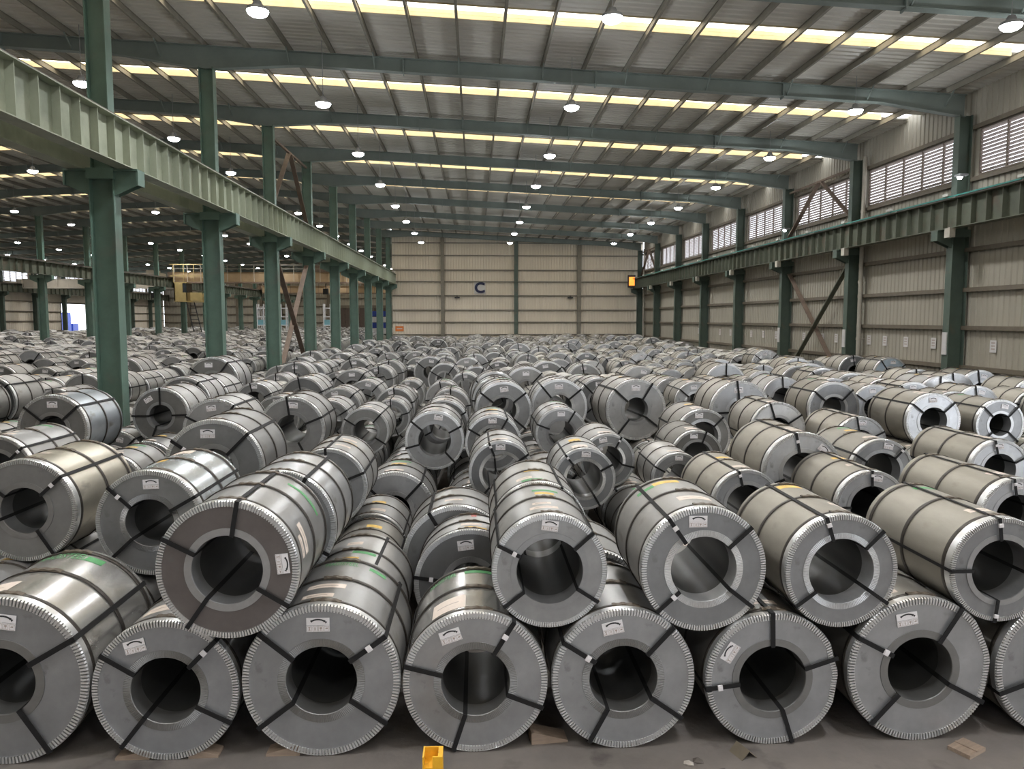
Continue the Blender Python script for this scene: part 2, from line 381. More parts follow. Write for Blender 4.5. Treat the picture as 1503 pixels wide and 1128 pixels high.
# ------------------------------------------------------------------ steel frame
def ishaft(b, w, bf, z0, z1, t=.025, cx=0):
    b.box(cx - w/2, cx - w/2 + t, -bf/2, bf/2, z0, z1); b.box(cx + w/2 - t, cx + w/2, -bf/2, bf/2, z0, z1)
    b.box(cx - w/2 + t, cx + w/2 - t, -.012, .012, z0, z1); return b
_cm = {}
def column(x, y, zg, label, group, m, both=True, sides=(1, -1), low_w=.62, up_w=.50):
    """zg underside of the runway girder"""
    key = (m.name, round(zg, 2), sides, round(zdeck(x), 2))
    if key not in _cm:
        lo = ishaft(MB(), low_w, .38, .03, zg - .25).mesh('lower_shaft', m)
        upm = ishaft(MB(), up_w, .34, zg + .02, zdeck(x) - .95).mesh('upper_shaft', m)
        br = []
        for s in sides:
            b = MB(); x0, x1 = s * low_w / 2, s * (low_w / 2 + .62)
            for yy in (-.13, .13):
                b.add([(x0, yy-.012, zg - .66), (x0, yy-.012, zg - .05), (x1, yy-.012, zg - .05), (x1, yy-.012, zg - .38),
                       (x0, yy+.012, zg - .66), (x0, yy+.012, zg - .05), (x1, yy+.012, zg - .05), (x1, yy+.012, zg - .38)],
                      [(0,1,2,3),(7,6,5,4),(0,4,5,1),(1,5,6,2),(2,6,7,3),(3,7,4,0)])
            b.box(min(x0, x1), max(x0, x1), -.22, .22, zg - .05, zg - .005)
            b.box(min(x1 - s*.05, x1), max(x1 - s*.05, x1), -.2, .2, zg - .40, zg - .05)
            br.append(b.mesh('bracket', m))
        cap = MB().box(-low_w/2 - .03, low_w/2 + .03, -.24, .24, zg - .25, zg + .02).mesh('cap_plate', m)
        bs = MB().box(-.45, .45, -.32, .32, 0, .03).mesh('base_plate', m)
        for sx in (-1, 1): pass
        _cm[key] = (lo, upm, br, cap, bs)
    lo, upm, br, cap, bs = _cm[key]
    t = empty('steel_column', (x, y, 0)); tag(t, label, 'column', group)
    inst('lower_shaft', lo, t); inst('upper_shaft', upm, t); inst('cap_plate', cap, t); inst('base_plate', bs, t)
    for q in br: inst('bracket', q, t)
    return t
ZGL, ZGR = 7.68, 7.22
for k in range(0, 9):
    column(XL1, frame(k), ZGL, ('nearest green steel column of the left line, standing among the coils' if k == 0 else
           '%s green steel column from the camera in the line left of the main bay' % ordw(k + 1)), 'green columns left of the main bay', M['green'])
for k in range(9, 18):
    column(XL1, frame(k), ZGL, 'green steel column far back beyond the lettered end wall', 'columns beyond the end wall', M['green'])
for k in range(0, 9):
    column(XR, frame(k), ZGR, ('%s dark green steel column from the camera along the louvred right wall' % ordw(k + 1)), 'columns along the right wall', M['dark_green'], sides=(-1,))
for k in range(5, 18):
    column(XL2, frame(k), ZGL, '%s column from the camera in the second green line, far left hall' % ordw(k - 4), 'columns of the second line at left', M['green'])
for k in range(9, 18):
    column(XL3 + .5, frame(k), ZGL, '%s column from the left edge along the far left cladding wall' % ordw(k - 8), 'columns along the far left wall', M['dark_green'], sides=(1,))

def rafter_mesh(x0, x1, name, left_deep=True, right_deep=True):
    xs = sorted(set([x0, x0 + 3.2, (x0 + x1) / 2, x1 - 3.2, x1] + ([RIDGE] if x0 < RIDGE < x1 else [])))
    top = [zdeck(x) - .225 for x in xs]; bot = []
    for x, t in zip(xs, top):
        e = max(0, 1 - min(x - x0, x1 - x) / 3.2); bot.append(t - .46 - .32 * e)
    web = MB(); fl_ = MB()
    for i in range(len(xs) - 1):
        web.add([(xs[i], -.01, bot[i]), (xs[i+1], -.01, bot[i+1]), (xs[i+1], -.01, top[i+1]), (xs[i], -.01, top[i]),
               (xs[i], .01, bot[i]), (xs[i+1], .01, bot[i+1]), (xs[i+1], .01, top[i+1]), (xs[i], .01, top[i])], [(0,1,2,3),(7,6,5,4)])
        for zz, s in ((bot, -1), (top, 1)):
            fl_.bar((xs[i], 0, zz[i]), (xs[i+1], 0, zz[i+1]), .28, .025)
    st = MB()
    for f_ in (.25, .5, .75):
        x = x0 + (x1 - x0) * f_; zt = zdeck(x) - .24; st.box(x - .02, x + .02, -.15, .15, zt - .52, zt + .01)
    fb = MB(); px = 17.45 - 1.5 * math.ceil((17.45 - x1 + .6) / 1.5); i = 0
    while px > x0 + .5:
        if i % 2 == 0:
            z = zdeck(px)
            for s in (-1, 1): fb.bar((px, 0, z - .66), (px, s * .55, z - .2), .04, .04)
        px -= 1.5; i += 1
    return [q.mesh(n_, M['rafter']) for q, n_ in ((web, 'web'), (fl_, 'flanges'), (st, 'splice_plate'), (fb, 'fly_brace'))]
for (x0, x1, ks, where) in ((XL1, XR, range(-1, 8), 'main bay'), (XL2, XL1, range(0, 18), 'middle left hall'), (XL3, XL2, range(4, 18), 'far left hall')):
    ms = rafter_mesh(x0, x1, where)
    for j, k in enumerate(ks):
        t = empty('roof_rafter', (0, frame(k), 0))
        tag(t, '%s grey green roof rafter from the camera, spanning the %s' % (ordw(j + 1), where), 'rafter', 'rafters over the ' + where)
        for q in ms: inst(q.name.split('.')[0], q, t)
    if x0 == XL1:
        t = empty('roof_rafter', (0, Y_BACK - .75, 0)); tag(t, 'last grey green rafter of main bay, against the lettered end wall', 'rafter', 'rafters over the main bay')
        for q in ms: inst(q.name.split('.')[0], q, t)

def girder(x, y0, y1, zb, h, label, m, side, stiff=True, sp=.8):
    t = empty('crane_girder', (x, y0, zb)); tag(t, label, 'girder', 'crane runway girders'); L = y1 - y0
    MB().box(-.012, .012, 0, L, .025, h - .025).build('web', m, t)
    MB().box(-.20, .20, 0, L, 0, .025).build('bottom_flange', m, t)
    MB().box(-.26, .26, 0, L, h - .025, h).build('top_flange', m, t)
    MB().box(-.035, .035, 0, L, h + .10, h + .15).box(-.012, .012, 0, L, h + .02, h + .1).box(-.06, .06, 0, L, h, h + .02).build('rail', M['rail'], t)
    if stiff:
        a, c = (.012, .19) if side > 0 else (-.19, -.012)
        sm = MB().box(a, c, -.012, .012, .03, h - .03).mesh('stiffener', m); y = sp / 2
        while y < L: inst('stiffener', sm, t, (0, y, 0)); y += sp
    return t
girder(-8.82, 2.0, Y_BACK - .3, ZGL, 1.08, 'long pale green crane girder on the left columns, facing the main bay', M['green_pale'], 1)
girder(-10.08, 2.0, Y_FAR, ZGL, 1.08, 'crane girder on the far side of the left columns, mostly hidden', M['green_pale'], -1, False)
girder(XL2 + .63, 30, Y_FAR, ZGL, 1.08, 'distant green crane girder on the second column line at left', M['olive'], 1, True, 1.0)
girder(XR - .63, 6, Y_BACK - .3, ZGR, 1.05, 'olive crane girder along the right wall with teal conductor line', M['olive'], -1)
girder(XL3 + 1.13, 60, Y_FAR, ZGL, 1.08, 'crane girder along the far left cladding wall', M['olive'], 1, True, 1.2)
cr = empty('conductor_line', (XR - .95, 0, ZGR + 1.10)); tag(cr, 'thin teal conductor line above the right crane girder', 'conductor')
MB().box(-.02, .02, 10, Y_BACK - .5, -.02, .025).build('conductor_bar', M['teal'], cr)
im = MB().box(-.08, .06, -.16, .16, .04, .13).box(-.02, .3, -.03, .03, -.03, .05).mesh('insulator', M['insul'])
for i in range(19): inst('insulator', im, cr, (0, 12 + i * 3.9, 0))
for y, z, w_ in ((frame(1) - .55, 9.1, 'second'), (frame(3) - .6, 9.0, 'fourth')):
    t = empty('wall_lamp', (XR - .40, y, z)); tag(t, 'small bluish wall lamp below the louvres by %s right column' % w_, 'lamp', 'small lamps under the right louvres')
    MB().box(-.02, .3, -.05, .3, .05, .12).cyl((0, 0, .0), (0, 0, .12), .10, .07, 12).build('housing', M['lamp_body'], t)
    MB().cyl((0, 0, -.08), (0, 0, 0), .06, .10, 12).build('lens', M['lens'], t)
# little pads hanging under the girder at every right column
for k in range(0, 8):
    t = MB().box(-.11, .11, -.16, .16, -.34, 0).box(-.05, .05, -.05, .05, 0, .03).build('cable_box', M['pipe'], None, (XR - .80, frame(k) - .75, ZGR))
    tag(t, 'small pale box under the olive girder near %s right wall column' % ordw(k + 1), 'box', 'boxes under the right girder')

# cross braces
def brace(name, label, x, y0, y1, z0, z1, shape, m, flip=1):
    t = empty(name, (x, (y0 + y1) / 2, z0)); tag(t, label, 'brace'); h = (y1 - y0) / 2; H = z1 - z0
    if shape == 'X':
        MB().bar((-.08, -h * flip, 0), (-.08, h * flip, H), .06, .24, (1, 0, 0)).build('diagonal', m, t)
        MB().bar((.08, h * flip, 0), (.08, -h * flip, H), .06, .24, (1, 0, 0)).build('diagonal', M['rust'], t)
    else:
        MB().bar((0, -h, 0), (0, -.15, H), .06, .22, (1, 0, 0)).build('diagonal', m, t)
        MB().bar((0, h, 0), (0, .15, H), .06, .22, (1, 0, 0)).build('diagonal', m, t)
        MB().bar((0, -h, H + .05), (0, h, H + .05), .1, .1).build('top_bar', m, t)
brace('cross_brace', 'rusty brown cross brace between third and fourth left columns', XL1, frame(2) + .3, frame(3) - .3, .3, 6.9, 'X', M['rust'])
brace('upper_brace', 'brown inverted V brace above the left crane girder', XL1, frame(2) + .12, frame(3) - .12, 9.0, 12.3, 'V', M['rust'])
brace('cross_brace', 'olive and brown cross brace on the right wall between two columns', XR, frame(2) + .3, frame(3) - .3, .3, 6.5, 'X', M['olive'], -1)
brace('upper_brace', 'brown inverted V brace in front of right wall louvres', XR + .05, frame(2) + .12, frame(3) - .12, 8.6, 11.1, 'V', M['rust'])
brace('upper_brace', 'distant inverted V brace at the far end of right louvres', XR + .05, frame(7) + .4, frame(8) - .5, 8.6, 11.1, 'V', M['rust'])

# down pipes on the right wall
for y, w in ((frame(2) - .55, 'beside the third right wall column'), (frame(6) + .7, 'far along the right wall'), (frame(7) + 6.6, 'in the right corner by the end wall')):
    t = empty('downpipe', (XR + .12, y, 0)); tag(t, 'pale rainwater pipe ' + w, 'pipe', 'rainwater pipes')
    MB().cyl((0, 0, 0), (0, 0, 11.5), .10, n=14).build('pipe', M['pipe'], t)
    b = MB()
    for z in (2.9, 5.6, 8.9): b.cyl((0, 0, z), (0, 0, z + .12), .125, n=14).box(0, .3, -.02, .02, z + .04, z + .08)
    b.build('pipe_clip', M['pipe'], t)
# white notices low on the right wall
rn = random.Random(5)
notes = [(24.6, 1), (26.6, 2), (30.2, 1), (32.2, 1), (33.9, 1), (35.3, 1), (38.6, 1), (40.2, 1), (42.5, 1), (46.5, 1), (48.6, 1), (50.8, 1), (55, 1), (57.4, 1), (63, 1)]
for i, (y, n) in enumerate(notes):
    t = MB().box(-.012, 0, -.17, .17, -.22, .22).build('wall_notice', M['sign_white'], None, (XW - .02, y, 2.92)); 
    tag(t, 'small white sheet on the right wall, %s from the camera' % ordw(i + 1), 'notice', 'white notices on the right wall')
    b = MB(); 
    for j in range(3): b.box(-.003, 0, -.10, .10, .10 - j * .11, .15 - j * .11)
    b.build('print', M['ink_grey'], t, (-.0121, 0, 0))
for k, c in ((1, 'second'), (2, 'third'), (3, 'fourth')):
    t = MB().box(-.02, .02, -.13, .13, 0, .85).build('column_plate', M['sign_white'], None, (XR - .335, frame(k), 2.55)); tag(t, 'tall white plate on the face of %s right wall column' % c, 'plate', 'white plates on wall columns')

# ------------------------------------------------------------------ end wall fittings
def text_mesh(body, size, depth=0.0, name='text'):
    cu = bpy.data.curves.new(name, 'FONT'); cu.body = body; cu.size = size; cu.align_x = 'CENTER'; cu.align_y = 'CENTER'; cu.extrude = depth
    o = bpy.data.objects.new(name, cu); COL.objects.link(o)
    dg = bpy.context.evaluated_depsgraph_get(); me = bpy.data.meshes.new_from_object(o.evaluated_get(dg))
    bpy.data.objects.remove(o, do_unlink=True); return me
sg = empty('letter_sign', (.50, Y_BACK - .05, 7.35)); tag(sg, 'pale square sign with navy letter C on the end wall', 'sign')
MB().box(-.62, .62, -.03, 0, -.68, .68).build('plate', M['sign_white'], sg)
tm = text_mesh('C', 1.55, .015); 
tm.materials.append(M['navy']); cl = inst('letter', tm, sg, (0, -.05, 0), (PI/2, 0, 0))
vs = np.array([v.co[:] for v in tm.vertices]); c_ = (vs.max(0) + vs.min(0)) / 2
for v in tm.vertices: v.co.x = (v.co.x - c_[0]) * 1.06; v.co.y -= c_[1]
fat = MB()
sol = cl.modifiers.new('bold', 'SOLIDIFY'); sol.thickness = .06; sol.offset = 1
for x, w in ((-2.0, 'left of centre'), (10.5, 'right of centre')):
    t = empty('wall_lamp', (x, Y_BACK - .02, 6.2)); tag(t, 'small dark fitting on the end wall, ' + w, 'fitting', 'dark fittings on the end wall')
    MB().box(-.28, .28, -.35, 0, 0, .12).build('housing', M['dark'], t); MB().box(-.03, .03, -.2, 0, .12, .3).build('bracket', M['dark'], t)
sl = empty('signal_lamp', (17.15, Y_BACK - 1.0, 7.45)); tag(sl, 'glowing orange signal lamp at far end of right girder', 'lamp')
MB().box(-.42, .42, -.1, .12, -.1, 1.25).build('housing', M['dark'], sl); MB().box(-.30, .30, -.16, -.10, .12, 1.05).build('glow_panel', M['orange_glow'], sl)
MB().box(-.1, .1, .12, .8, .7, .9).build('bracket', M['dark'], sl)
t = MB().box(-.45, .45, -.03, 0, -.28, .28).build('wall_notice', M['orange'], None, (-8.35, Y_BACK - .02, 2.85)); tag(t, 'small orange notice low on the left end of the end wall', 'notice')
MB().box(-.3, .3, -.036, -.031, -.05, .05).build('print', M['sign_white'], t)

# ------------------------------------------------------------------ lamps
lamp_h = MB().cyl((0, 0, .02), (0, 0, .10), .27, .25, 24).cyl((0, 0, .10), (0, 0, .26), .16, .09, 18).mesh('housing', M['lamp_body'])
lamp_l = MB().cyl((0, 0, -.10), (0, 0, -.08), .12, .18, 24).cyl((0, 0, -.08), (0, 0, -.04), .18, .235, 24, False).cyl((0, 0, -.04), (0, 0, .02), .235, .262, 24, False).mesh('lens', M['lens'])
def lamp(x, y, z, label, group, vis=True):
    t = empty('high_bay_lamp', (x, y, z)); tag(t, label, 'lamp', group)
    inst('housing', lamp_h, t); inst('lens', lamp_l, t)
    zz = zdeck(x) - .04 - z
    MB().cyl((0, 0, .26), (0, 0, zz), .012, n=6).build('rod', M['lamp_body'], t)
    ld = bpy.data.lights.new('lamp_light', 'AREA'); ld.shape = 'DISK'; ld.size = .44; ld.energy = LAMP_W; ld.color = (.95, .97, 1.0)
    ld.spread = math.radians(150)
    lo = bpy.data.objects.new('lamp_light', ld); COL.objects.link(lo); lo.parent = t; lo.location = (0, 0, -.12)
    if x < XL1: return        # no added fill light in the left halls
    ld = bpy.data.lights.new('lamp_fill', 'POINT'); ld.energy = LAMP_FILL; ld.shadow_soft_size = .11; ld.color = (.93, .97, 1.0)  # extra light added under the lamp to lift the roof
    lo = bpy.data.objects.new('lamp_fill', ld); COL.objects.link(lo); lo.parent = t; lo.location = (0, 0, -.26)
rows1 = [(-5.25, 'left row'), (3.42, 'middle row'), (13.65, 'right row')]
for x, r in rows1:
    for k in range(-3, 8):
        if k < 0: lamp(x, 19.5 + 8 * k, 11.32, '%s high bay lamp behind the picture edge over the camera end, %s' % (ordw(-k), r), 'high bay lamps of the main bay')  # unseen lamps, added along the rows to light the front coils
        else: lamp(x, 19.5 + 8 * k, 11.32, '%s bright high bay lamp from the camera in the %s' % (ordw(k + 1), r), 'high bay lamps of the main bay')
for x, r in ((-13.4, 'nearest'), (-24.0, 'middle'), (-34.3, 'farthest')):
    for k in range(0, 18):
        if 11.5 + 8 * k > Y_FAR - 3: continue
        lamp(x, 19.5 + 8 * k, 11.9, '%s lamp back in the %s lamp row of the middle left hall' % (ordw(k + 1), r), 'lamps of the middle left hall')
for x, r in ((-48.0, 'nearer'), (-58.5, 'outer')):
    for k in range(3, 18, 1):
        lamp(x, 19.5 + 8 * k, 11.9, '%s lamp back in the %s row of far left hall' % (ordw(k - 2), r), 'lamps of the far left hall')

# ------------------------------------------------------------------ overhead cranes at left
def crane(y, x0, x1, zr, cols, label, cab=False):
    t = empty('overhead_crane', ((x0 + x1) / 2, y, zr)); tag(t, label, 'crane'); h = (x1 - x0) / 2
    for s in (-1.2, 1.2): MB().box(-h + .4, h - .4, s - .3, s + .3, -.55, .55).box(-h + .4, h - .4, s - .42, s + .42, .55, .6).build('main_beam', cols[0 if s < 0 else 1], t)
    for s in (-1, 1): MB().box(s * (h - .1) - .3, s * (h - .1) + .3, -2.0, 2.0, -.05, .55).build('end_truck', cols[1], t)
    MB().box(-h + .6, h - .6, -2.1, -1.5, -.75, -.6).build('walkway', cols[1], t)
    b = MB(); n = 16
    for i in range(n + 1):
        xx = -h + .6 + (2 * h - 1.2) * i / n; b.box(xx - .03, xx + .03, -2.1, -2.04, -.6, 1.55 - .1)
    b.box(-h + .6, h - .6, -2.1, -2.05, 1.40, 1.46).box(-h + .6, h - .6, -2.1, -2.05, .95, 1.0).build('railing', cols[2], t)
    MB().box(h * .3, h * .3 + 2.2, -1.6, 1.6, .6, 1.5).box(h * .3 + .4, h * .3 + 1.6, -1, 1, 1.5, 1.9).build('trolley', cols[1], t)
    MB().cyl((h * .3 + 1, 0, .5), (h * .3 + 1, 0, -1.3), .05, n=6).box(h * .3 + .7, h * .3 + 1.3, -.3, .3, -2.0, -1.3).build('hook_block', M['dark'], t)
    if cab:
        c = empty('cab', (-h + .9, -2.2, -3.0), t)
        MB().box(0, 1.5, -.9, .9, 0, .12).box(0, .12, -.9, .9, .12, 2.2).box(0, 1.0, -.9, -.8, .12, 2.2).box(1.0, 1.5, -.9, -.8, .12, 1.1).box(1.4, 1.5, -.9, .9, .12, 1.1).box(0, 1.5, -.9, .9, 2.2, 2.3).build('cab_shell', M['cab'], c)
        MB().box(1.02, 1.4, -.86, -.84, 1.1, 2.2).box(1.43, 1.46, -.8, .9, 1.1, 2.2).build('window', M['glass'], c)
        MB().box(1.5, 3.6, -.9, .3, -.05, .03).box(1.9, 3.3, -.9, -.8, .1, 1.1).build('platform', M['cab'], t, (-h + .9, -2.2, -3.0))
        MB().bar((3.0, -.8, 0), (4.6, -.8, 3.1), .12, .2).bar((3.0, 0, 0), (4.6, 0, 3.1), .12, .2).build('stair', M['cab'], t, (-h + .9, -2.2, -3.0))
        b = MB()
        for s in (0, .9): b.bar((1.2 + s, -.3, 0), (2.2 + s, -.3, -4.6), .1, .1)
        for i in range(11): b.bar((1.3 + i * .09, -.3, -.4 - i * .42), (2.2 + i * .09, -.3, -.4 - i * .42), .08, .06)
        b.build('ladder', M['dark'], t, (-h + .9, -2.2, -3.0))
        b = MB()
        for xx in (0, 1.2, 2.4, 3.6): b.box(xx - .03, xx + .03, -.95, -.89, 2.3, 4.4)
        b.box(-.4, 4.4, -.95, -.89, 3.0, 3.1).box(-.4, 4.4, -.95, -.89, 4.35, 4.45).build('cab_hanger', M['cab'], t, (-h + .9, -2.2, -3.0))
crane(96.0, XL2 + .8, XL1 - .8, 8.95, (M['crane'], M['crane_brown'], M['crane_beige']), 'ochre overhead crane with yellow cab and ladder in middle left hall', True)
crane(134.0, XL2 + .8, XL1 - .8, 8.95, (M['crane'], M['crane_brown'], M['crane_brown']), 'farther orange brown overhead crane deep in the middle left hall')
crane(113.0, XL3 + 1.3, XL2 - .8, 8.95, (M['crane_beige'], M['crane_beige'], M['crane_beige']), 'beige overhead crane in the far left hall')

# ------------------------------------------------------------------ coils
def patch_mesh(th0, th1, y0, y1, r, m, n=6, name='patch'):
    b = MB(); vs = []
    for i in range(n + 1):
        a = math.radians(th0 + (th1 - th0) * i / n)
        for y in (y0, y1): vs.append((r * math.cos(a), y, r * math.sin(a)))
    b.add(vs, [(2*i, 2*i+1, 2*i+3, 2*i+2) for i in range(n)], True)
    k = len(vs); vs2 = [(x * (1 - .004), y, z * (1 - .004)) for x, y, z in vs]
    b.add(vs2, [(2*i+2, 2*i+3, 2*i+1, 2*i) for i in range(n)], True)
    return b.mesh(name, m)
def ringq(b, prof, n, smooth=True, a0=0):
    """prof: list of (r, y); revolve, consecutive pairs joined"""
    vs = []
    for i in range(n):
        t = 2 * PI * i / n + a0
        for (r, y) in prof: vs.append((r * math.cos(t), y, r * math.sin(t)))
    m_ = len(prof); fs = []
    for i in range(n):
        j = (i + 1) % n
        for q in range(m_ - 1): fs.append((i*m_+q, j*m_+q, j*m_+q+1, i*m_+q+1))
    return b.add(vs, fs, smooth)
_cc = {}
def cget(key, fn):
    if key not in _cc: _cc[key] = fn()
    return _cc[key]
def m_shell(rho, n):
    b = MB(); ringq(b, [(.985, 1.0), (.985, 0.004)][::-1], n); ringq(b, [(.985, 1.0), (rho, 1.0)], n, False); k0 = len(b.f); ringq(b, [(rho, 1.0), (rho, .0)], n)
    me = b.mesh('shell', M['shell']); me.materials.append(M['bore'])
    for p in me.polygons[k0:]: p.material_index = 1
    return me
def m_cover(rho, n):
    b = MB(); ringq(b, [(rho, .002), (.9155, .002), (.9155, .013)], n, False); return b.mesh('end_cover', M['cover'])
def m_edge(teeth, dent=None):
    """folded rim: flat teeth with grooves between them"""
    b = MB(); vs = []; fs = []; n = teeth * 4
    for i in range(n):
        q = i % 4; t = 2 * PI * (i // 4 + (0, .03, .60, .63)[q]) / teeth
        y = -.007 if q in (1, 2) else .012
        d = 0
        if dent:
            for (a, wd_, dd) in dent:
                x = abs(((math.degrees(t) - a + 180) % 360) - 180) / wd_
                if x < 1: d += dd * (1 - x * x)
        for (r, yy) in ((.914, .013), (.914, y), (.990, y), (1.004, .006), (1.004, .055), (.984, .056)):
            vs.append(((r - d) * math.cos(t), yy, (r - d) * math.sin(t)))
    m_ = 6
    for i in range(n):
        j = (i + 1) % n
        for q in range(m_ - 1): fs.append((i*m_+q, j*m_+q, j*m_+q+1, i*m_+q+1))
    b.add(vs, fs, False); return b.mesh('edge_ring', M['ring'])
def m_core(rho, n, pleat=False):
    b = MB(); 
    if pleat:
        vs = []; nn = n * 3
        for i in range(nn):
            t = 2 * PI * i / nn; y = -.0035 if i % 2 else -.0012
            for (r, yy) in ((rho + .105, .0008), (rho + .103, y), (rho + .004, y), (rho - .004, .003), (rho - .004, .15), (rho + .001, .151)):
                vs.append((r * math.cos(t), yy, r * math.sin(t)))
        b.add(vs, [(i*6+q, i*6+q+1, ((i+1) % nn)*6+q+1, ((i+1) % nn)*6+q) for i in range(nn) for q in range(5)])
    else:
        ringq(b, [(rho + .105, .001), (rho + .103, -.004), (rho + .003, -.004), (rho - .004, .003), (rho - .004, .15), (rho + .001, .151)][::-1], n, False)
    return b.mesh('core_ring', M['core'])
def m_strap(rho, w=.064):
    b = MB(); h = w / 2; t = .006
    r0, r1, ya, yb = rho - .008, 1.012, -.021, 1.006
    # four runs: front face, outside, back face, bore
    b.box(r0, r1, ya, ya + t * .8, -h, h)
    b.box(r1 - t, r1, ya, yb, -h, h)
    b.box(r0, r1, yb - t * .8, yb, -h, h)
    b.box(r0, r0 + t, ya, yb, -h, h)
    return b.mesh('strap', M['strap'])
def m_hoop(n):
    b = MB(); ringq(b, [(.99, -.0135), (1.0075, -.0135), (1.0075, .0135), (.99, .0135)], n)
    return b.mesh('hoop_band', M['hoop'])
def m_buckle():
    b = MB(); pr = []
    for a in range(80, 104, 2):
        t = math.radians(a); h = 1.014 + (.010 if (a // 4) % 2 else 0); pr.append((math.cos(t), math.sin(t), h))
    vs = []
    for (cx, sz, h) in pr:
        for r, y in ((.995, -.02), (h, -.02), (h, .02), (.995, .02)): vs.append((cx * r, y, sz * r))
    n = len(pr); fs = [(i*4+q, i*4+q+1, i*4+q+5, i*4+q+4) for i in range(n - 1) for q in range(3)]
    b.add(vs, fs); return b.mesh('buckle', M['buckle'])
def m_tag():
    b = MB().box(-.145, .145, -.003, 0, 0.0, .095).box(-.145, -.002, -.0035, 0, -.085, -.005).box(.002, .145, -.0035, 0, -.085, -.005); return b.mesh('caution_tag', M['paper'])
def m_arc():
    b = MB(); vs = []
    for i in range(9):
        a = math.radians(124 - 68 * i / 8); w = .010 + .006 * (i == 0) + .005 * (i == 8)
        for r in (.16 - w, .16 + w): vs.append((r * math.cos(a), -.0045, -.085 + r * math.sin(a)))
    b.add(vs, [(2*i, 2*i+1, 2*i+3, 2*i+2) for i in range(8)]); b.add([(.085, -.0046, .055), (.118, -.0046, .045), (.098, -.0046, .018)], [(0, 1, 2)])
    return b.mesh('arc_mark', M['ink'])
def m_pict():
    b = MB()
    for x in (-.108, -.036, .036, .108):
        for (a, c, z0, z1) in ((-.030, .030, -.078, -.074), (-.030, .030, -.018, -.014), (-.030, -.027, -.078, -.014), (.027, .030, -.078, -.014)):
            b.box(x + a, x + c, -.0042, -.0036, z0, z1)
    b.box(-.045, -.039, -.0046, -.0036, -.065, -.028).box(-.032, -.026, -.0046, -.0036, -.065, -.028)
    b.add([(.036 + dx, -.0046, -.046 + dz) for dx, dz in ((-.014, .02), (.014, .02), (.014, 0), (.004, -.006), (.004, -.022), (-.004, -.022), (-.004, -.006), (-.014, 0))], [tuple(range(8))])
    b.add([(.108 + dx, -.0046, -.044 + dz) for dx, dz in ((-.02, -.004), (-.006, .012), (.02, .012), (.012, -.006))], [(0, 1, 2, 3)])
    b.add([(-.108 + dx, -.0046, -.044 + dz) for dx, dz in ((-.014, -.022), (.014, -.022), (.004, 0), (.014, .022), (-.014, .022), (-.004, 0))], [tuple(range(6))])
    return b.mesh('pictograms', M['ink_grey'])
def m_seal(): return MB().box(-.035, .035, -.030, -.018, -.040, .040).box(-.028, .028, -.033, -.030, -.02, .02).mesh('strap_seal', M['paper'])
def m_text(th, y, r, size, aspect, txt, m):
    me = text_mesh(txt, size); 
    for v in me.vertices:
        a = math.radians(th) - v.co.x / r; yy = y + v.co.y * aspect
        v.co = (r * math.cos(a), yy, r * math.sin(a))
    me.materials.append(m); return me

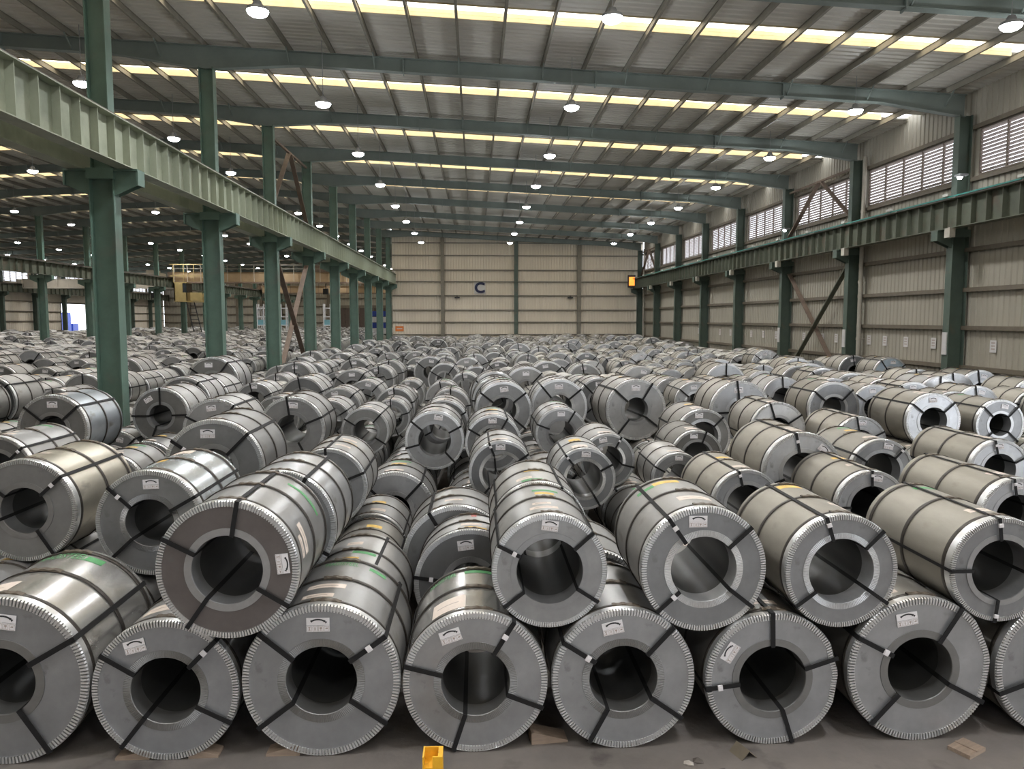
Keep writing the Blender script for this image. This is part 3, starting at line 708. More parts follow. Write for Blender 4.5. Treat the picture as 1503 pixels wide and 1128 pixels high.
ZC = (0, 0, 1)      # axis sits one radius above the root (root scaled by R)
def make_coil(c, hi):
    """c: dict with x y z R L rho straps tag(ang,rot) shell cover labels yaw"""
    R, L, rho = c['R'], c['L'], c['rho']
    t = empty('steel_coil', (c['x'], c['y'], c['z'] - R)); t.scale = (R, L, R); t.rotation_euler = (0, 0, c.get('yaw', 0))
    tag(t, c['label'], 'steel coil', c['group'])
    n = 96 if hi else 56
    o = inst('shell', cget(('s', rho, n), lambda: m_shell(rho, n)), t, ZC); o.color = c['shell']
    o = inst('end_cover', cget(('c', rho, n), lambda: m_cover(rho, n)), t, ZC); q_ = c['cover']; g_ = .80 if c['y'] < 8.5 else .80 + .30 * min(1, max(0, (c['x'] - 2.5) / 3)); o.color = (q_[0] * g_, q_[1] * g_, q_[2] * g_, q_[3])  # covers towards the right brightened in colour for the door daylight
    dent = c.get('dent')
    inst('edge_ring', cget(('e', hi, str(dent)), lambda: m_edge(150 if hi else 100, dent)), t, ZC, (0, c.get('spin', 0), 0))
    inst('core_ring', cget(('k', rho, n, c.get('pleat', False)), lambda: m_core(rho, n, c.get('pleat', False))), t, ZC).color = c['core']
    sm = cget(('st', rho), lambda: m_strap(rho))
    for i, a in enumerate(c['straps']):
        s = inst('strap', sm, t, ZC, (0, -math.radians(a), 0))
        if hi and i in c.get('seals', (0,)):
            inst('strap_seal', cget('seal', m_seal), s, (rho + (.12 if i % 2 else .30), 0, 0))
    hm = cget(('h', n), lambda: m_hoop(n)); bk = cget('bk', m_buckle)
    for y in c.get('hoops', (.075, .52, .935)):
        q = inst('hoop_band', hm, t, (0, y, 1)); 
        if c.get('buckle', True): inst('buckle', bk, q, rot=(0, math.radians(c.get('top', 0)), 0))
    if c.get('tag'):
        a, rt_ = c['tag']; rr = c.get('tagr', (rho + .105 + .92) / 2); a = math.radians(a)
        g = inst('caution_tag', cget('tag', m_tag), t, (rr * math.cos(a), -.0035, 1 + rr * math.sin(a)), (0, -math.radians(rt_), 0))
        inst('arc_mark', cget('arc', m_arc), g)
        if hi or R / c['y'] > .035: inst('pictograms', cget('pict', m_pict), g)
    for l in c.get('labels', ()):
        kind, th0, th1, y0, y1 = l[:5]
        mm = {'w': M['label'], 'y': M['print_yellow'], 'g': M['print_green'], 'r': M['ink_red']}[kind]
        nm = {'w': 'paper_label', 'y': 'yellow_print', 'g': 'green_print', 'r': 'red_mark'}[kind]
        pl = inst(nm, cget(l[:5], lambda: patch_mesh(th0, th1, y0, y1, .9885, mm, 8, nm)), t, ZC)
        if kind == 'w' and hi:
            b = []
            ym = (y0 + y1) / 2
            inst('text_lines', cget(('tl',) + l[:5], lambda: patch_mesh(th0 + (th1-th0)*.2, th0 + (th1-th0)*.85, ym - .006, ym + .006, .9895, M['ink_grey'], 6, 'text_lines')), pl)
    if c.get('text'):
        th, y, size = c['text']
        inst('lettering', cget(('tx', th, y, size), lambda: m_text(th, y, .9915, size, 2.1 / L * R, 'MAGISTEEL', M['print_letters'])), t, ZC)
    return t

def steel(v, warm=0.0, rough=.42):
    return (v * (1 + .09 * warm), v, v * (1 - .17 * warm), rough)

# near coils: key, x, y(face), z(axis), radius, length -- world metres
NEAR = [
('B0',-4.150,6.610,0.754,0.754,1.40),('B1',-2.741,6.610,0.637,0.637,1.40),('B2',-1.381,6.610,0.697,0.697,1.35),('B3',-0.012,6.610,0.649,0.649,1.30),
('B4',1.327,6.610,0.652,0.652,1.40),('B5',2.703,6.610,0.621,0.621,1.40),('B6',4.088,6.610,0.679,0.679,1.40),('B7',5.472,6.610,0.661,0.661,1.40),
('U0',-2.120,6.450,1.772,0.600,1.30),('U1',0.663,6.715,1.627,0.524,1.35),('U2',2.062,6.670,1.638,0.575,1.35),('U3',3.321,6.630,1.613,0.524,1.40),
('U4',4.820,6.620,1.605,0.487,1.55),('U0b',-2.080,7.975,1.720,0.600,1.20),('U1b',0.683,8.135,1.610,0.530,1.35),
('C0',-5.370,9.188,1.630,0.616,1.50),('C1',-3.679,8.632,1.610,0.600,1.50),('C2',-3.799,11.124,1.744,0.712,1.50),('C4',-2.083,10.673,1.545,0.546,1.40),
('C5',-3.714,15.459,1.682,0.660,1.50),('C6',-5.233,15.473,1.663,0.644,1.50),('C8',-8.30,24.424,1.889,0.82,1.50),('C9',-7.293,17.927,1.668,0.647,1.50),
('C10',-8.40,15.451,1.718,0.690,1.50),('C11',-7.324,11.875,1.565,0.563,1.50),('C12',-16.531,27.274,1.659,0.640,1.50),('C13',-17.012,33.430,1.608,0.598,1.50),
('C14',-16.619,41.567,1.655,0.637,1.50),('C16',-0.794,14.599,1.575,0.571,1.50),('C17',0.397,11.767,1.502,0.511,1.30),('C18',0.332,14.410,1.545,0.540,1.50),
('C19',0.665,18.210,1.715,0.688,1.50),('C20',1.658,11.440,1.461,0.479,1.30),('C21',1.773,15.628,1.534,0.537,1.50),('C22',2.284,12.976,1.452,0.473,1.50),
('C24',3.802,17.815,1.761,0.727,1.50),('C25',3.186,11.739,1.383,0.419,1.30),('R2',3.577,9.769,1.448,0.469,1.50),('R1',4.885,11.055,1.613,0.602,1.60),
('R3',5.141,9.531,1.461,0.479,1.47),('R4',6.692,8.967,1.463,0.481,1.80),('R5',6.380,11.566,1.506,0.515,1.60),('R6',8.406,11.718,1.478,0.493,1.70),
('R7',7.447,14.303,1.506,0.515,1.50),('R8',6.304,15.514,1.591,0.583,1.50),('R9',8.893,21.561,1.624,0.611,1.50),('R10',10.236,21.211,1.615,0.603,1.50),
('R11',16.230,29.072,1.723,0.694,1.50),('R12',13.110,20.880,1.654,0.636,1.60),('R13',10.167,16.376,1.637,0.621,1.70),('R14',11.642,16.288,1.563,0.560,1.60),
('R15',15.490,20.357,1.640,0.624,1.50),('R16',13.794,35.570,1.744,0.712,1.50),('R17',15.091,35.025,1.580,0.575,1.50),('R18',6.076,20.726,1.592,0.584,1.50),
('R19',8.035,27.374,1.576,0.571,1.50),('R20',4.527,14.879,1.559,0.557,1.50),('R21',3.975,13.407,1.444,0.466,1.40),('R22',8.388,39.126,1.653,0.635,1.50),
('R23',8.079,34.431,1.485,0.498,1.50),('L1',-1.182,28.715,1.629,0.615,1.50),('L2',-0.349,25.613,1.550,0.550,1.50),('L3',-2.114,24.381,1.474,0.490,1.50),
('L4',-2.370,16.339,1.501,0.511,1.50),('L5',-3.230,22.377,1.560,0.558,1.50),('L6',-3.587,28.396,1.588,0.581,1.50),
('C15',-0.078,9.077,0.681,0.681,0.80),('C15b',-0.26,9.95,0.72,0.72,1.2),('L9',-1.512,15.743,0.539,0.539,1.30),('L10',-1.549,11.106,0.523,0.523,1.30),('L11',-1.42,8.10,0.610,0.610,1.40),('L12',-1.50,9.70,0.520,0.520,1.25),
]
near_b = [r for r in NEAR if r[0][0] == 'B' or r[0] in ('C15', 'C15b', 'L9', 'L10', 'L11', 'L12')]
near_u = [r for r in NEAR if r not in near_b]
coils = []       # key, layer, lane, x,y,z,R,L
for r in NEAR: coils.append(dict(key=r[0], layer='b' if r in near_b else 'u', x=r[1], y=r[2], z=r[3], R=r[4], L=r[5]))
rs = random.Random(11)
def overlaps(x, y, R, L, z, pool, pad=.03):
    for q in pool:
        if abs(q['x'] - x) > 1.7: continue
        if y < q['y'] + q['L'] + pad and q['y'] < y + L + pad and math.hypot(q['x'] - x, q['z'] - z) < q['R'] + R + .005: return True
    return False
LANES = [-8.33, -6.98, -5.60, -4.15, -2.741, -1.381, -.012, 1.327, 2.703, 4.088, 5.472]
while LANES[-1] < 16.2: LANES.append(LANES[-1] + 1.385)
LL2 = [-10.95 - 1.385 * i for i in range(19)]            # middle left hall
LL3 = [-39.0 - 1.385 * i for i in range(18)]             # far left hall
def wob(x, y):
    e = min(1, max(0, (x + 8.0) / 3.5), max(0, (17.0 - x) / 3.5)) if x > XL1 else min(1, max(0, (-11.3 - x) / 3.0)) * min(1, max(0, abs(x - XL2) - 2) / 3.0)
    return e * min(1, max(0, (y - 19) / 10)) * (.62 * math.sin(.16 * y + 1.0) + .40 * math.sin(.41 * y))
KEEP = [(-12.6, 101, 2.4, 2.4), (-33.0, 120, 1.7, 1.6), (-29.6, 120, 1.7, 1.6), (-38.9, 140, 1.7, 1.6), (-22.5, 118, 1.7, 1.6)]   # ground taken by other things
def sees(x, y):
    for a, b, w, h in KEEP:
        if abs(x - a) < w and -h - 1.6 < y - b < h: return False
    return -330 < 698 + x / max(y, .1) * F_PX < 1830
# upper layer, behind the hand-placed zone
def upper_fill(lanes, ystart, yend, fill, bay):
    for a, c in zip(lanes, lanes[1:]):
        xm = (a + c) / 2; y = ystart + rs.uniform(0, 1.2)
        while y < yend - 1.6:
            L = rs.uniform(1.2, 1.6); R = min(.76, max(.40, rs.gauss(.57, .085))); x = xm + rs.uniform(-.10, .10) + wob(xm, y)
            z = .60 + math.sqrt((R + .60) ** 2 - .69 ** 2)
            if sees(x, y) and rs.random() < fill and not overlaps(x, y, R, L, z, near_pool):
                coils.append(dict(key=None, layer='u', x=x, y=y, z=z, R=R, L=L))
            y += L + rs.uniform(.06, .35)
near_pool = [c for c in coils if c['layer'] == 'u']
upper_fill(LANES, 16.6, Y_BACK - .8, .88, 1)
upper_fill(LL2, 19.0, Y_FAR - 2, .9, 2)
upper_fill(LL3, 60.0, Y_FAR - 2, .9, 3)
# neighbouring upper coils of the fill must not touch each other
ups = [c for c in coils if c['layer'] == 'u']; ups.sort(key=lambda c: c['y'])
cells = {}
for c in ups: cells.setdefault((int(c['x'] // 1.5), int(c['y'] // 2)), []).append(c)
for c in ups:
    if c['key']: continue
    i, j = int(c['x'] // 1.5), int(c['y'] // 2)
    for di in (-1, 0, 1):
        for dj in (-1, 0, 1):
            for q in cells.get((i + di, j + dj), ()):
                if q is c or not (c['y'] < q['y'] + q['L'] and q['y'] < c['y'] + c['L']): continue
                d = math.hypot(q['x'] - c['x'], q['z'] - c['z'])
                if d < c['R'] + q['R'] + .01:
                    c['R'] = max(.36, d - q['R'] - .01); c['z'] = .60 + math.sqrt((c['R'] + .60) ** 2 - .69 ** 2)
cells = {}
for c in ups: cells.setdefault((int(c['x'] // 1.5), int(c['y'] // 2)), []).append(c)
# lower layer: radius set so the coil carries what lies on it
pool_b = [c for c in coils if c['layer'] == 'b']
def lower_fill(lanes, ystart, yend):
    for xl in lanes:
        y = ystart + rs.uniform(0, .4)
        while y < yend - 1.6:
            L = rs.uniform(1.25, 1.55); x = xl + wob(xl, y); bound = .67; sup = False
            i, j = int(x // 1.5), int(y // 2)
            for di in (-1, 0, 1):
                for dj in (-1, 0, 1):
                    for q in cells.get((i + di, j + dj), ()):
                        if y < q['y'] + q['L'] and q['y'] < y + L:
                            bd = ((q['x'] - x) ** 2 + q['z'] ** 2 - q['R'] ** 2) / (2 * (q['R'] + q['z'])); bound = min(bound, bd); sup = True
            R = bound - .003 if sup else rs.uniform(.55, .64)
            if R > .40 and sees(x, y) and not overlaps(x, y, R, L, R, pool_b): coils.append(dict(key=None, layer='b', x=x, y=y, z=R, R=R, L=L))
            y += L + rs.uniform(.05, .25)
lower_fill(LANES, 8.15, 70)
lower_fill(LL2, 18.0, 70)

# let everything settle: no coil may sink into its neighbour, upper coils come to rest
for rnd in range(2):
    cs = sorted(coils, key=lambda c: c['y'])
    for i, a in enumerate(cs):
        for q in cs[i + 1:]:
            if q['y'] > a['y'] + a['L'] - .005: break
            if a['layer'] != q['layer'] or abs(a['x'] - q['x']) > 1.7: continue
            p = a['R'] + q['R'] + .006 - math.hypot(a['x'] - q['x'], a['z'] - q['z'])
            if p > 0:
                v = q if not q['key'] else a
                if v['key']: continue
                v['R'] = max(.34, v['R'] - p)
                if v['layer'] == 'b': v['z'] = v['R']
lows = {}
for c in coils:
    if c['layer'] == 'b': lows.setdefault(int(c['y'] // 2), []).append(c)
for c in coils:
    if c['layer'] == 'u' and c['y'] < 66:
        best = 0
        for j in range(int(c['y'] // 2) - 1, int((c['y'] + c['L']) // 2) + 1):
            for q in lows.get(j, ()):
                dx = abs(q['x'] - c['x'])
                if dx < q['R'] + c['R'] and q['y'] < c['y'] + c['L'] and c['y'] < q['y'] + q['L']:
                    best = max(best, q['z'] + math.sqrt((q['R'] + c['R']) ** 2 - dx * dx))
        if best and (best < c['z'] - .02) and best > c['z'] - .35 and not c['key']: c['z'] = best + .002

# which coils show largest: coarse depth-sorted coverage count
def visible_area():
    w, h = 376, 282; s = w / W_PX
    idb = -np.ones((h, w), int)
    sy, cy, sp, cp = math.sin(YAW), math.cos(YAW), math.sin(PITCH), math.cos(PITCH)
    fw = np.array((sy * cp, cy * cp, -sp)); rt = np.array((cy, -sy, 0)); up = np.cross(rt, fw)
    order = sorted(range(len(coils)), key=lambda i: -coils[i]['y'])
    for i in order:
        c = coils[i]
        for f in (1, .66, .33, 0):
            d = np.array((c['x'], c['y'] + c['L'] * f, c['z'] - CAM_H)); z = d @ fw
            if z < 1: continue
            u, v = (W_PX/2 + F_PX * (d @ rt) / z) * s, (H_PX/2 - F_PX * (d @ up) / z) * s; r = F_PX * c['R'] / z * s
            x0, x1, y0, y1 = int(max(0, u - r)), int(min(w - 1, u + r)), int(max(0, v - r)), int(min(h - 1, v + r))
            if x0 > x1 or y0 > y1: continue
            yy, xx = np.ogrid[y0:y1 + 1, x0:x1 + 1]; idb[y0:y1 + 1, x0:x1 + 1][(xx - u) ** 2 + (yy - v) ** 2 <= r * r + .3] = i
    return np.bincount(idb[idb >= 0].ravel(), minlength=len(coils))
area = visible_area()
for i, c in enumerate(coils): c['area'] = int(area[i]) + (10 ** 6 if c['key'] else 0)
rank = sorted(range(len(coils)), key=lambda i: -coils[i]['area'])
single = [coils[i] for i in rank[:300] if coils[i]['area'] > 0]
ids = set(id(c) for c in single)
rest = [c for c in coils if id(c) not in ids]

# descriptions ------------------------------------------------------
HERO = {  # bright bluish ends at right have door daylight put into the cover colour
 'B0': dict(straps=(30, -58, 150, 215), tag=(84, -8), label='largest shiny coil in the front row, cut by the left picture edge', shell=steel(.62, .25, .24), cover=steel(.42, -.1, .45), labels=(('w', 92, 122, .10, .32), ('g', 62, 76, .80, .885)), text=(94, .845, .13), seals=()),
 'B1': dict(straps=(45, 148, -28, -128), tag=(121, 14), label='front floor coil under the large dark coil, a pale wall of steel inside its bore', cover=steel(.45, -.2, .42), labels=(('w', 80, 120, .2, .34),), pleat=True, seals=(0,)),
 'B2': dict(straps=(35, 140, -35, -143), tag=(92, 0), label='third floor coil from left in front row, two pale paper strips on top', cover=steel(.44, -.1, .43), shell=steel(.40, .1, .42), labels=(('w', 78, 108, .34, .42), ('w', 84, 108, .16, .23), ('g', 50, 66, .82, .88)), text=(90, .85, .10), seals=(0,), pleat=True),
 'B3': dict(straps=(58, 165, -22, -108), tag=(117, 18), label='front floor coil directly behind the yellow post', shell=steel(.60, .2, .22), cover=steel(.46, -.08, .40), labels=(('w', 98, 128, .14, .38), ('g', 60, 100, .84, .90)), text=(122, .87, .10), seals=(0,), pleat=True),
 'B4': dict(straps=(47, 147, -35, -118), tag=(102, 12), label='fifth floor coil in the front row, scuffed, right of the yellow post coil', cover=steel(.48, -.08, .40), labels=(('w', 105, 125, .2, .3),), seals=(1,), pleat=True),
 'B5': dict(straps=(92, 18, 187, -72), tag=(147, 58), label='front floor coil with dented lower right rim and sideways tag at upper left', cover=steel(.52, -.15, .38), dent=((-38, 14, .035), (-62, 14, .03), (40, 16, .02)), seals=(2,)),
 'B6': dict(straps=(58, 152, -28, -132), tag=(107, 10), label='front floor coil with a bent rim, beside the small loose board', cover=steel(.56, -.15, .36), dent=((-14, 18, .03), (-46, 20, .04)), labels=(('w', 100, 118, .15, .25),), seals=(1,)),
 'B7': dict(straps=(200, 100, -20, -100), label='front floor coil cut by the right picture edge', cover=steel(.48, -.15, .38), seals=()),
 'U0': dict(straps=(80, 152, -32, -125), tag=(6, -84), tagr=.78, label='large upper front coil with dark brown end and its tag on the right', cover=(.215, .19, .18, .50), shell=steel(.46, .05, .34), labels=(('w', 2, 22, .16, .22), ('w', 2, 30, .25, .33), ('g', 20, 62, .76, .80)), text=(38, .78, .085), seals=()),
 'U1': dict(straps=(42, 152, -33, -142), tag=(90, -8), label='small upper front coil in the centre, ridden between two floor coils', cover=steel(.42, .05, .42), shell=steel(.46, .15, .40), labels=(('w', 78, 108, .20, .26), ('w', 84, 104, .32, .37), ('y', 76, 98, .62, .68), ('g', 70, 100, .72, .77)), seals=(1,)),
 'U2': dict(straps=(125, 42, -38, -138), tag=(98, 0), label='upper front coil right of centre with a light ring round its bore', core=steel(.62, 0, .4), cover=steel(.34, -.1, .42), shell=steel(.38, .3, .5), labels=(('w', 72, 104, .26, .36), ('y', 84, 112, .80, .88), ('g', 112, 132, .78, .84)), seals=(0, 3), pleat=True),
 'U3': dict(straps=(108, 45, -35, -143), label='dusty upper front coil with orange print, second from right edge', core=steel(.62, -.1, .36), cover=steel(.40, -.12, .40), shell=steel(.33, .8, .55), labels=(('y', 76, 104, .82, .90), ('w', 50, 74, .22, .27), ('w', 52, 80, .32, .38)), seals=(0,)),
 'U4': dict(straps=(97, 180, -97, -10), label='rightmost upper front coil, olive grey, cut by the picture edge', cover=steel(.40, -.12, .40), shell=steel(.33, .8, .52), seals=(0, 2)),
 'U0b': dict(straps=(60, 150, -30, -120), label='pale silver coil tucked behind the large dark-ended upper coil', shell=steel(.62, -.05, .3)),
 'U1b': dict(straps=(62, 150, -30, -120), label='coil right behind the small central upper front coil, yellow print', shell=steel(.44, .25, .45), labels=(('w', 96, 116, .2, .28), ('y', 84, 104, .48, .56), ('g', 84, 110, .12, .18))),
 'C0': dict(straps=(42, -58, 140, 200), label='warm toned upper coil at the left edge, wide black bore facing out', shell=(.60, .56, .47, .34), cover=steel(.36, .1, .5)),  # warm sheen of the skylights put into the shell colour
 'C1': dict(straps=(137, 30, -137, -50), tag=(86, 2), label='bright bluish coil left of the large dark-ended upper coil', shell=(.66, .70, .72, .26), cover=steel(.33, 0, .48), labels=(('w', 85, 110, .75, .9), ('y', 96, 106, .4, .5))),
 'C2': dict(straps=(145, 45, -45, -135), tag=(98, 0), label='thick dark grey coil behind the bluish coil at left', cover=steel(.30, 0, .5), shell=steel(.34, .1, .45), labels=(('w', 85, 110, .12, .2),)),
 'C4': dict(straps=(92, 22, -60, 200), label='coil with dark bore just behind the pale silver coil', shell=steel(.40, .25, .45), cover=steel(.34, -.1, .45), labels=(('w', 62, 86, .30, .36), ('y', 56, 80, .52, .58), ('w', 60, 84, .68, .74))),
 'C8': dict(straps=(145, 52, -45, -135), tag=(100, 0), label='very large coil standing proud near the second left column', shell=steel(.50, 0, .35), cover=steel(.32, .2, .5)),
 'C9': dict(straps=(90, 180, 2, -112), tag=(125, 30), label='dark brown coil with open bore right of the nearest green column', cover=steel(.26, .25, .5)),
 'C10': dict(straps=(140, 42, -45, -135), tag=(88, 0), label='wide coil with bluish shell left of the nearest green column', shell=(.52, .56, .60, .32), cover=steel(.30, .1, .5)),
 'C16': dict(straps=(140, 28, -48, 195), tag=(80, -8), label='coil facing squarely out in mid field, left of centre, wide dark bore', cover=steel(.42, .05, .42)),
 'C17': dict(straps=(112, 35, -58, -130), tag=(92, 0), label='coil with dark end and see-through bore behind the central upper coil', cover=steel(.24, -.1, .42)),
 'C19': dict(straps=(142, 38, -40, -130), tag=(88, 8), label='large coil in mid field just left of centre, fifth row back', cover=steel(.36, 0, .45)),
 'C20': dict(straps=(128, 28, -60, -140), label='coil with wide black bore right behind the central upper pair', cover=steel(.34, -.15, .4), labels=(('w', 80, 110, .15, .3), ('y', 85, 108, .6, .75))),
 'C24': dict(straps=(138, 58, -38, -128), tag=(92, 0), label='big pale coil turned a little, mid field right of centre', cover=steel(.50, .05, .36), yaw=.10),
 'R1': dict(straps=(102, 20, -60, 200), tag=(48, -40), label='coil with bright bluish end and brown shell, right of centre', cover=steel(.58, -.2, .34), shell=steel(.33, .85, .55)),
 'R2': dict(straps=(105, 30, -60, 200), label='dusty coil behind the ringed upper front coil, bright toothed rim', cover=steel(.42, -.15, .38), shell=steel(.33, .85, .55)),
 'R3': dict(straps=(92, 10, -80, 180), label='olive coil behind the orange printed upper front coil', cover=steel(.46, -.2, .36), shell=steel(.33, .85, .52)),
 'R4': dict(straps=(100, 190, -80, 20), label='long olive coil at right picture edge, second row', cover=steel(.46, -.2, .36), shell=steel(.33, .85, .52)),
 'R9': dict(straps=(95, 5, -80, 180), tag=(40, -40), label='pale coil with glossy bluish end and black bore, right mid field', cover=steel(.66, -.2, .28), shell=steel(.40, .3, .5)),
 'R11': dict(straps=(125, 35, -60, 210), tag=(80, 0), label='light blue ended coil near the right wall, black bore', cover=(.52, .62, .72, .30)),
 'R12': dict(straps=(90, 5, 180, -80), label='coil with the brightest white end, right part of the field', cover=steel(.78, -.1, .24), shell=steel(.34, .35, .5)),
 'R15': dict(straps=(100, 10, -80, 190), label='white ended coil cut by the right picture edge, mid height', cover=steel(.74, -.12, .26)),
 'R16': dict(straps=(140, 45, -45, 220), tag=(100, 0), label='bright white ended coil farther back in front of right wall', cover=steel(.74, -.1, .26)),
 'R17': dict(straps=(110, 20, -60, 200), label='pale bluish ended coil with round black bore near the right wall', cover=steel(.56, -.2, .34)),
 'R18': dict(straps=(140, 30, -45, 220), label='light bluish coil right of the big pale turned coil', cover=steel(.56, -.2, .34)),
 'R20': dict(straps=(45, 160, -50, 230), tag=(102, 0), label='brown rimmed coil below the light bluish coil, right of centre', cover=steel(.25, .2, .45), shell=steel(.30, .5, .55)),
 'R21': dict(straps=(70, 160, -50, 230), tag=(100, 0), label='dark brown coil beneath the brown rimmed one, right of centre', cover=steel(.20, .3, .5), shell=steel(.24, .5, .6)),
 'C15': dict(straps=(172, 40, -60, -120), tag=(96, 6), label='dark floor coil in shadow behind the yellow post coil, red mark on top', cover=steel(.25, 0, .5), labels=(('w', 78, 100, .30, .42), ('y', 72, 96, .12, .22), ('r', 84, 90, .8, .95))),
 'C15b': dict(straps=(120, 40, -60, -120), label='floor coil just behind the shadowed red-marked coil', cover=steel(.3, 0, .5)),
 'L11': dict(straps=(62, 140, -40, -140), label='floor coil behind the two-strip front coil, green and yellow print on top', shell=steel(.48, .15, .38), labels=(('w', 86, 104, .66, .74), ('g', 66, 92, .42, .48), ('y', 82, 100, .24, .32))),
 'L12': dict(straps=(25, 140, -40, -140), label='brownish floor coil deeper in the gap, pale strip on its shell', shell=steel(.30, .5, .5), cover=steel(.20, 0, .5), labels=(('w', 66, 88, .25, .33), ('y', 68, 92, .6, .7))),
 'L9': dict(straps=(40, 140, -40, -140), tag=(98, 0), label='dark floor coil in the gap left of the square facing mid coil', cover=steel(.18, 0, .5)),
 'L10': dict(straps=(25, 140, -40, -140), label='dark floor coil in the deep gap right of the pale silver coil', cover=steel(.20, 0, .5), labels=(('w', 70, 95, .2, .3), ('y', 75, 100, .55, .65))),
}
# ordinal places for all other single coils
def lane_of(c):
    if c['layer'] == 'u':
        mids_ = [(a + b) / 2 for a, b in zip(LANES, LANES[1:])]
        if c['x'] < XL1: mids_ = [(a + b) / 2 for a, b in zip(LL2, LL2[1:])] if c['x'] > XL2 else [(a + b) / 2 for a, b in zip(LL3, LL3[1:])]
    else: mids_ = LANES if c['x'] > XL1 else (LL2 if c['x'] > XL2 else LL3)
    i = int(np.argmin([abs(m_ - c['x']) for m_ in mids_])); zone = 0 if c['x'] > XL1 else (1 if c['x'] > XL2 else 2)
    return zone, c['layer'], i
groups = {}
for c in single: groups.setdefault(lane_of(c), []).append(c)
for (zone, lay, i), g in groups.items():
    g.sort(key=lambda c: c['y'])
    for j, c in enumerate(g):
        what = 'upper' if lay == 'u' else 'floor level'
        if zone == 0: c['auto'] = '%s steel coil, %s back in %s line right of the left columns' % (what, ordw(j + 1), ordw(i + 1))
        else: c['auto'] = '%s steel coil %s, %s back in %s line' % (what, 'beyond the left columns' if zone == 1 else 'beyond the second column line', ordw(j + 1), ordw(i + 1))
SETS = [(45, 140, -40, -135), (50, 150, -30, -120), (92, 15, -70, 190), (38, 128, -50, -145), (100, 25, -60, 185), (55, 145, -90, -20)]
for c in single:
    r = random.Random(int((c['x'] + 80) * 977) * 31 + int(c['y'] * 613))
    h_ = HERO.get(c['key'], {})
    idr = .30 if r.random() < .6 else .262
    rho = min(.58, max(.38, round(idr / c['R'] / .05) * .05)); c['rho'] = rho
    dust_daylight = min(1, max(0, (c['x'] - 1.5) / 6.0)) if c['x'] > XL1 else .3  # grows rightwards: dust on shells, daylight painted into covers
    v = r.uniform(.36, .50) * (1 - .30 * dust_daylight)
    c['core'] = steel(r.uniform(.30, .46) + .16 * dust_daylight, -.1 * dust_daylight, .38)
    c['shell'] = steel(v, .12 + .75 * dust_daylight, r.uniform(.34, .48) + .10 * dust_daylight)
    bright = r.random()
    cv = r.uniform(.24, .52) + (.16 if (dust_daylight > .5 and bright > .45) else 0)  # reflected door daylight painted in as brighter covers
    c['cover'] = steel(cv, r.uniform(-.1, .15) - .18 * dust_daylight, r.uniform(.34, .50))
    j = r.uniform(-9, 9); c['straps'] = tuple(a + j for a in r.choice(SETS))
    if r.random() < .72: 
        a = 90 + r.uniform(-14, 14); c['tag'] = (a, (a - 90) * .8)
    lb = []
    if r.random() < .7: lb.append(('w', 78, 106, .18, .25))
    if r.random() < .5: lb.append(('w', 84, 104, .30, .36))
    if r.random() < .35: lb.append(('y', 78, 102, .62, .69))
    if r.random() < .25: lb.append(('g', 72, 102, .80, .85))
    c['labels'] = tuple(lb); c['yaw'] = r.uniform(-.018, .018); c['pleat'] = r.random() < .3; c['top'] = r.uniform(-14, 14)
    c['label'] = c['auto']; c['group'] = 'steel coils stacked two high across the hall'; c['spin'] = r.uniform(0, 6)
    if c['key'] and c['key'][0] in 'BU': c['yaw'] = 0; c['rho'] = min(.58, max(.38, round(.305 / c['R'] / .025) * .025))
    if c['key'] and c['key'][0] == 'B': c['core'] = steel(.27, .15, .45)
    if c['key'] == 'B0': c['rho'] = .40
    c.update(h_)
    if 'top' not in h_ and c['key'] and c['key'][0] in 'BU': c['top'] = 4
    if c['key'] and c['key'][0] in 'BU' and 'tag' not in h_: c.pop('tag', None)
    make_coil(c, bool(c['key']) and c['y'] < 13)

# the coils too far back to tell apart: one object, real geometry
def far_template(n, hoops):
    V = []; Fc = []; Mi = []; Sm = []
    def ring(prof, mi, sm=True):
        b = len(V); m_ = len(prof)
        for i in range(n):
            t = 2 * PI * i / n
            for r, y in prof: V.append((r * math.cos(t), y, r * math.sin(t)))
        for i in range(n):
            j = (i + 1) % n
            for q in range(m_ - 1): Fc.append((b+i*m_+q, b+j*m_+q, b+j*m_+q+1, b+i*m_+q+1)); Mi.append(mi); Sm.append(sm)
    ring([(1, 0), (1, 1)], 0); ring([(.48, 0), (1, 0)], 1, False); ring([(1, 1), (.48, 1)], 0, False); ring([(.48, 1), (.48, 0)], 0)
    def quad(p, mi): 
        b = len(V); V.extend(p); Fc.append((b, b+1, b+2, b+3)); Mi.append(mi); Sm.append(False)
    if hoops:
        for y in (.08, .52, .92): ring([(1.007, y - .012), (1.007, y + .012)], 2)
    for a in (48, 138, -38):
        t = math.radians(a); d = np.array((math.cos(t), 0, math.sin(t))); e = np.array((-math.sin(t), 0, math.cos(t))) * .032; o = np.array((0, -.012, 0))
        quad([tuple(d*.48 - e + o), tuple(d*1.01 - e + o), tuple(d*1.01 + e + o), tuple(d*.48 + e + o)], 2)
        if a > 0: quad([tuple(d*1.012 - e), tuple(d*1.012 - e + np.array((0,1,0))), tuple(d*1.012 + e + np.array((0,1,0))), tuple(d*1.012 + e)], 2)
    quad([(-.14, -.01, .66), (.14, -.01, .66), (.14, -.01, .84), (-.14, -.01, .84)], 3)
    if hoops:
        for (y0, y1) in ((.2, .3), (.6, .68)):
            a0, a1 = math.radians(76), math.radians(104)
            quad([(1.008*math.cos(a0), y0, 1.008*math.sin(a0)), (1.008*math.cos(a0), y1, 1.008*math.sin(a0)), (1.008*math.cos(a1), y1, 1.008*math.sin(a1)), (1.008*math.cos(a1), y0, 1.008*math.sin(a1))], 4)
    return np.array(V), np.array(Fc), np.array(Mi), np.array(Sm)
T1, T2 = far_template(22, True), far_template(14, False)
